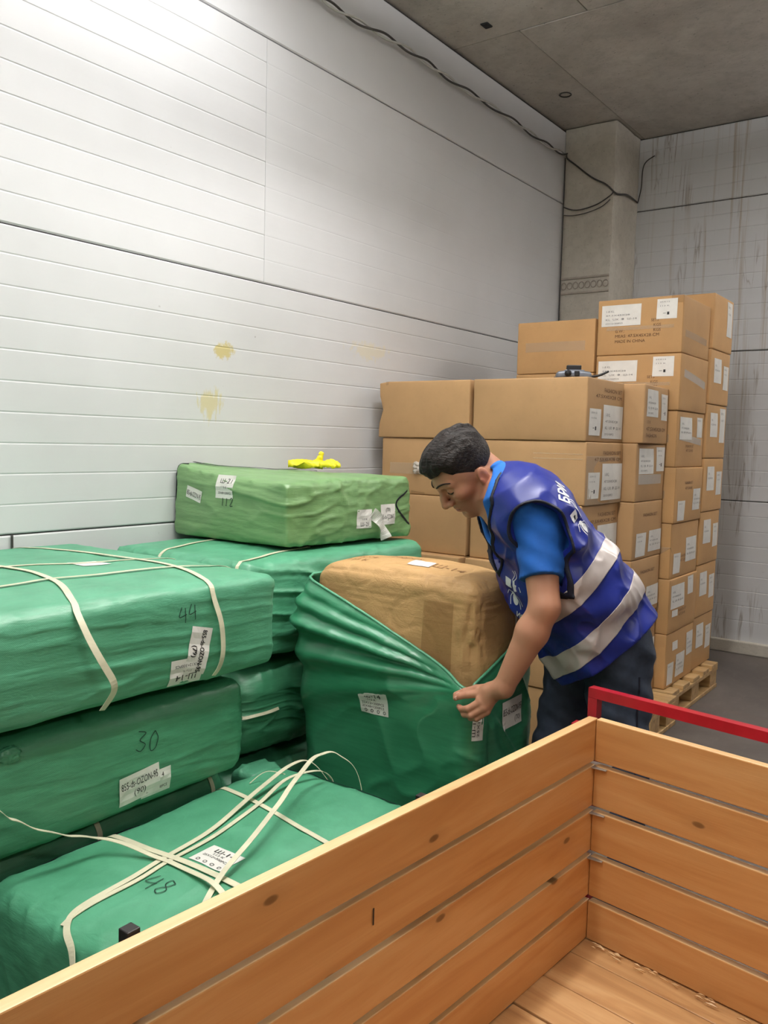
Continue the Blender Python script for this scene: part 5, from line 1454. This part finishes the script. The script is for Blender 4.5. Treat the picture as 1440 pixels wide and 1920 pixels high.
VF_.union(vest_shell, (-1, -1, 0), (1, 1, 2), 0)
vV, vF = VF_.mesh(2)
vest = mesh('vest', to_world(vV), vF, M['vest'], man, smooth=True, label='royal blue vest with silver reflective bands')
vvest = world_bvh(vest)
PF = Field(np.arange(-0.47, 0.05, 0.003), np.arange(-0.38, 0.16, 0.003), np.arange(0.80, 1.33, 0.003))
def piping(x, y, z):
    l = loose(x, y, z); c = cuts(x, y, z)
    d = np.sqrt(l ** 2 + c ** 2) - 0.0044
    return np.maximum(d, hemc(x, y, z))
PF.union(piping, (-1, -1, 0), (1, 1, 2), 0)
part(PF, 'piping', 'piping', vest)
# reflective bands: strips of the vest's own skin, lifted off it
def band(n, c, w):
    n = np.array(n, float); n /= np.linalg.norm(n)
    bm = bmesh.new(); bm.from_mesh(vest.data)
    off = np.array(ROOT[vest.name])
    nw = rotz(np.array([n]), YAW)[0]
    pc = to_world(np.array([c]))[0] - off
    for sgn in (-1, 1):
        bmesh.ops.bisect_plane(bm, geom=bm.verts[:] + bm.edges[:] + bm.faces[:], plane_co=tuple(pc + nw * sgn * w / 2), plane_no=tuple(nw * sgn), clear_outer=True, clear_inner=False)
    bm.normal_update()
    nv = {v: v.normal.copy() for v in bm.verts}
    # keep only the outside of the shell
    cen_l = rotz(np.array([[0.30 * 0 + ED[0] * 0.42, -0.11, ED[2] * 0.42]]), 0)[0]
    kill = []
    for f in bm.faces:
        fc = f.calc_center_median(); w3 = rotz(np.array([[fc.x, fc.y, fc.z]]) + off - MO, -YAW)[0]
        fn = rotz(np.array([list(f.normal)]), -YAW)[0]
        e = w3 @ ED; o2 = np.array([(e - 0.42) * ED[0], w3[1] + 0.11, (e - 0.42) * ED[2]])
        if fn @ o2 <= 0.02: kill.append(f)
    bmesh.ops.delete(bm, geom=kill, context='FACES')
    for v in bm.verts: v.co += nv[v] * 0.0022
    ext = bmesh.ops.solidify(bm, geom=bm.faces[:], thickness=0.0012)
    me = bpy.data.meshes.new('reflective_band'); bm.to_mesh(me); bm.free()
    me.materials.append(M['reflective'])
    for p in me.polygons: p.use_smooth = True
    o = bpy.data.objects.new('reflective_band', me); COL.objects.link(o); o.parent = vest; ROOT[o.name] = ROOT[vest.name]
    return o
BN = (0.73, -0.08, -0.68)
band(BN, (-0.107, -0.30, 1.020), 0.052)
band(BN, (-0.055, -0.29, 0.880), 0.056)
# prints on the vest
lw = lambda p: tuple(to_world(np.array([p]))[0]); dw = lambda p: tuple(rotz(np.array([p], float), YAW)[0])
bu, bv_ = dw((0.10, 0.93, 0.35)), dw((-0.55, 0.42, 0.60))
d = Decal().text('БРИ', 0.044, 0.0, 0.0, None, bold=0.0025)
d.put('back_print', M['vest_print'], vest, vvest, lw((-0.180, -0.310, 1.200)), dw((-0.02, 0.80, 0.45)), dw((-0.80, -0.30, 0.50)), 0.0015, 0.25, label='white letters on the back')
def ant(k):
    """white ant-like emblem carrying a box"""
    d = Decal()
    el = lambda cx, cy, rx, ry, n=16: d.poly([(k * (cx + rx * math.cos(2 * PI * i / n)), k * (cy + ry * math.sin(2 * PI * i / n))) for i in range(n)])
    d.quad(-0.35 * k, 0.1 * k, -0.02 * k, 0.40 * k, 2, 2); d.quad(0.06 * k, 0.02 * k, 0.16 * k, 0.42 * k, 1, 2)
    d.poly([(0.16 * k, 0.06 * k), (0.42 * k, 0.10 * k), (0.36 * k, 0.26 * k), (0.16 * k, 0.30 * k)])
    el(-0.02, -0.10, 0.09, 0.07); el(0.02, -0.34, 0.13, 0.20)
    for a, b, c in (((0.05, 0.42), (0.16, 0.62), (0.04, 0.72)), ((0.14, 0.42), (0.28, 0.60), (0.18, 0.78)), ((0.06, -0.12), (0.26, -0.22), (0.34, -0.48)), ((0.04, -0.2), (0.2, -0.36), (0.24, -0.62)), ((-0.08, -0.12), (-0.22, -0.30), (-0.20, -0.56)), ((-0.06, -0.08), (-0.26, -0.08), (-0.38, -0.26))):
        d.line([(p.x, p.y) for p in spline([(a[0] * k, a[1] * k, 0), (b[0] * k, b[1] * k, 0), (c[0] * k, c[1] * k, 0)], 5)], 0.03 * k)
    return d
em = ant(0.075).put('emblem', M['vest_print'], vest, vvest, lw((-0.150, -0.300, 1.165)), dw((0.25, 0.80, 0.25)), dw((-0.70, -0.15, 0.65)), 0.0015, 0.25, label='white emblem on the back')
Decal().quad(-0.016, 0.010, -0.006, 0.020, 1, 1).put('box_mark', M['piping'], em, vvest, lw((-0.150, -0.300, 1.165)), dw((0.25, 0.80, 0.25)), dw((-0.70, -0.15, 0.65)), 0.0023, 0.25)
cu, cv_ = dw((0.70, -0.72, -0.10)), dw((-0.30, -0.12, 0.94))
ant(0.085).put('emblem', M['vest_print'], vest, vvest, lw((-0.310, -0.215, 0.955)), cu, cv_, 0.0015, 0.25, label='white emblem on the chest')
Decal().text('ИСТА', 0.022, 0.0, 0.0, None, bold=0.001).put('chest_print', M['vest_print'], vest, vvest, lw((-0.312, -0.205, 0.890)), dw((0.62, -0.70, -0.35)), dw((0.2, -0.1, 0.97)), 0.0015, 0.25, label='small white letters on the chest')

# --- jeans, belt and shoes
JF = Field(np.arange(-0.22, 0.15, 0.005), np.arange(-0.30, 0.16, 0.005), np.arange(0.05, 0.93, 0.005))
JF.union(*ellip((-0.010, -0.075, 0.82), (0.118, 0.168, 0.13)), 0.03)
for hipj, kn, an, k in (((0.010, -0.150, 0.79), (0.030, -0.160, 0.46), (0.050, -0.160, 0.075), 0), ((-0.050, 0.010, 0.79), (-0.105, 0.020, 0.46), (0.0, 0.05, 0.075), 1)):
    JF.union(*capsule(hipj, kn, 0.097, 0.077), 0.03); JF.union(*capsule(kn, an, 0.077, 0.062), 0.02)
def wrk(x, y, z):
    return np.full_like(x, 0.0)
sl, g_ = JF.sub((-1, -1, 0), (1, 1, 1))
JF.D[sl] += 0.0035 * np.sin(g_[2] * 48 + g_[0] * 30 + 2 * np.sin(g_[1] * 25)) + 0.002 * np.sin(g_[2] * 110 + g_[0] * 60)
JF.cut(lambda x, y, z: z - 0.062, (-1, -1, 0), (1, 1, 0.1), 0)
JF.D = np.maximum(JF.D, (0.062 - JF.ax[2])[None, None, :].astype(np.float32))
jeans = part(JF, 'jeans', 'jeans')
vj = world_bvh(jeans)
sp_ = []
for z in np.linspace(0.30, 0.74, 14):
    hit = vj.ray_cast(Vector(lw((0.045 , -0.45, z))), Vector(dw((0, 1, 0))))
    if hit[0] is not None: sp_.append((hit[0] + hit[1] * 0.0012, hit[1]))
if len(sp_) > 3: ribbon('side_seam', [p for p, _ in sp_], [n for _, n in sp_], 0.005, 0.001, M['piping'], jeans)
for ax_, ay_ in ((0.050, -0.160), (0.0, 0.05)):
    SF = Field(np.arange(ax_ - 0.24, ax_ + 0.11, 0.005), np.arange(ay_ - 0.07, ay_ + 0.07, 0.005), np.arange(-0.01, 0.13, 0.005))
    SF.union(*capsule((ax_ + 0.045, ay_, 0.045), (ax_ - 0.02, ay_, 0.06), 0.043, 0.043), 0.0)
    SF.union(*capsule((ax_ - 0.02, ay_, 0.052), (ax_ - 0.155, ay_, 0.036), 0.044, 0.036), 0.03)
    SF.union(*capsule((ax_, ay_, 0.09), (ax_, ay_, 0.07), 0.05, 0.045), 0.02)
    SF.D = np.maximum(SF.D, (0.001 - SF.ax[2])[None, None, :].astype(np.float32))
    sh_ = part(SF, 'shoe', 'shoe')
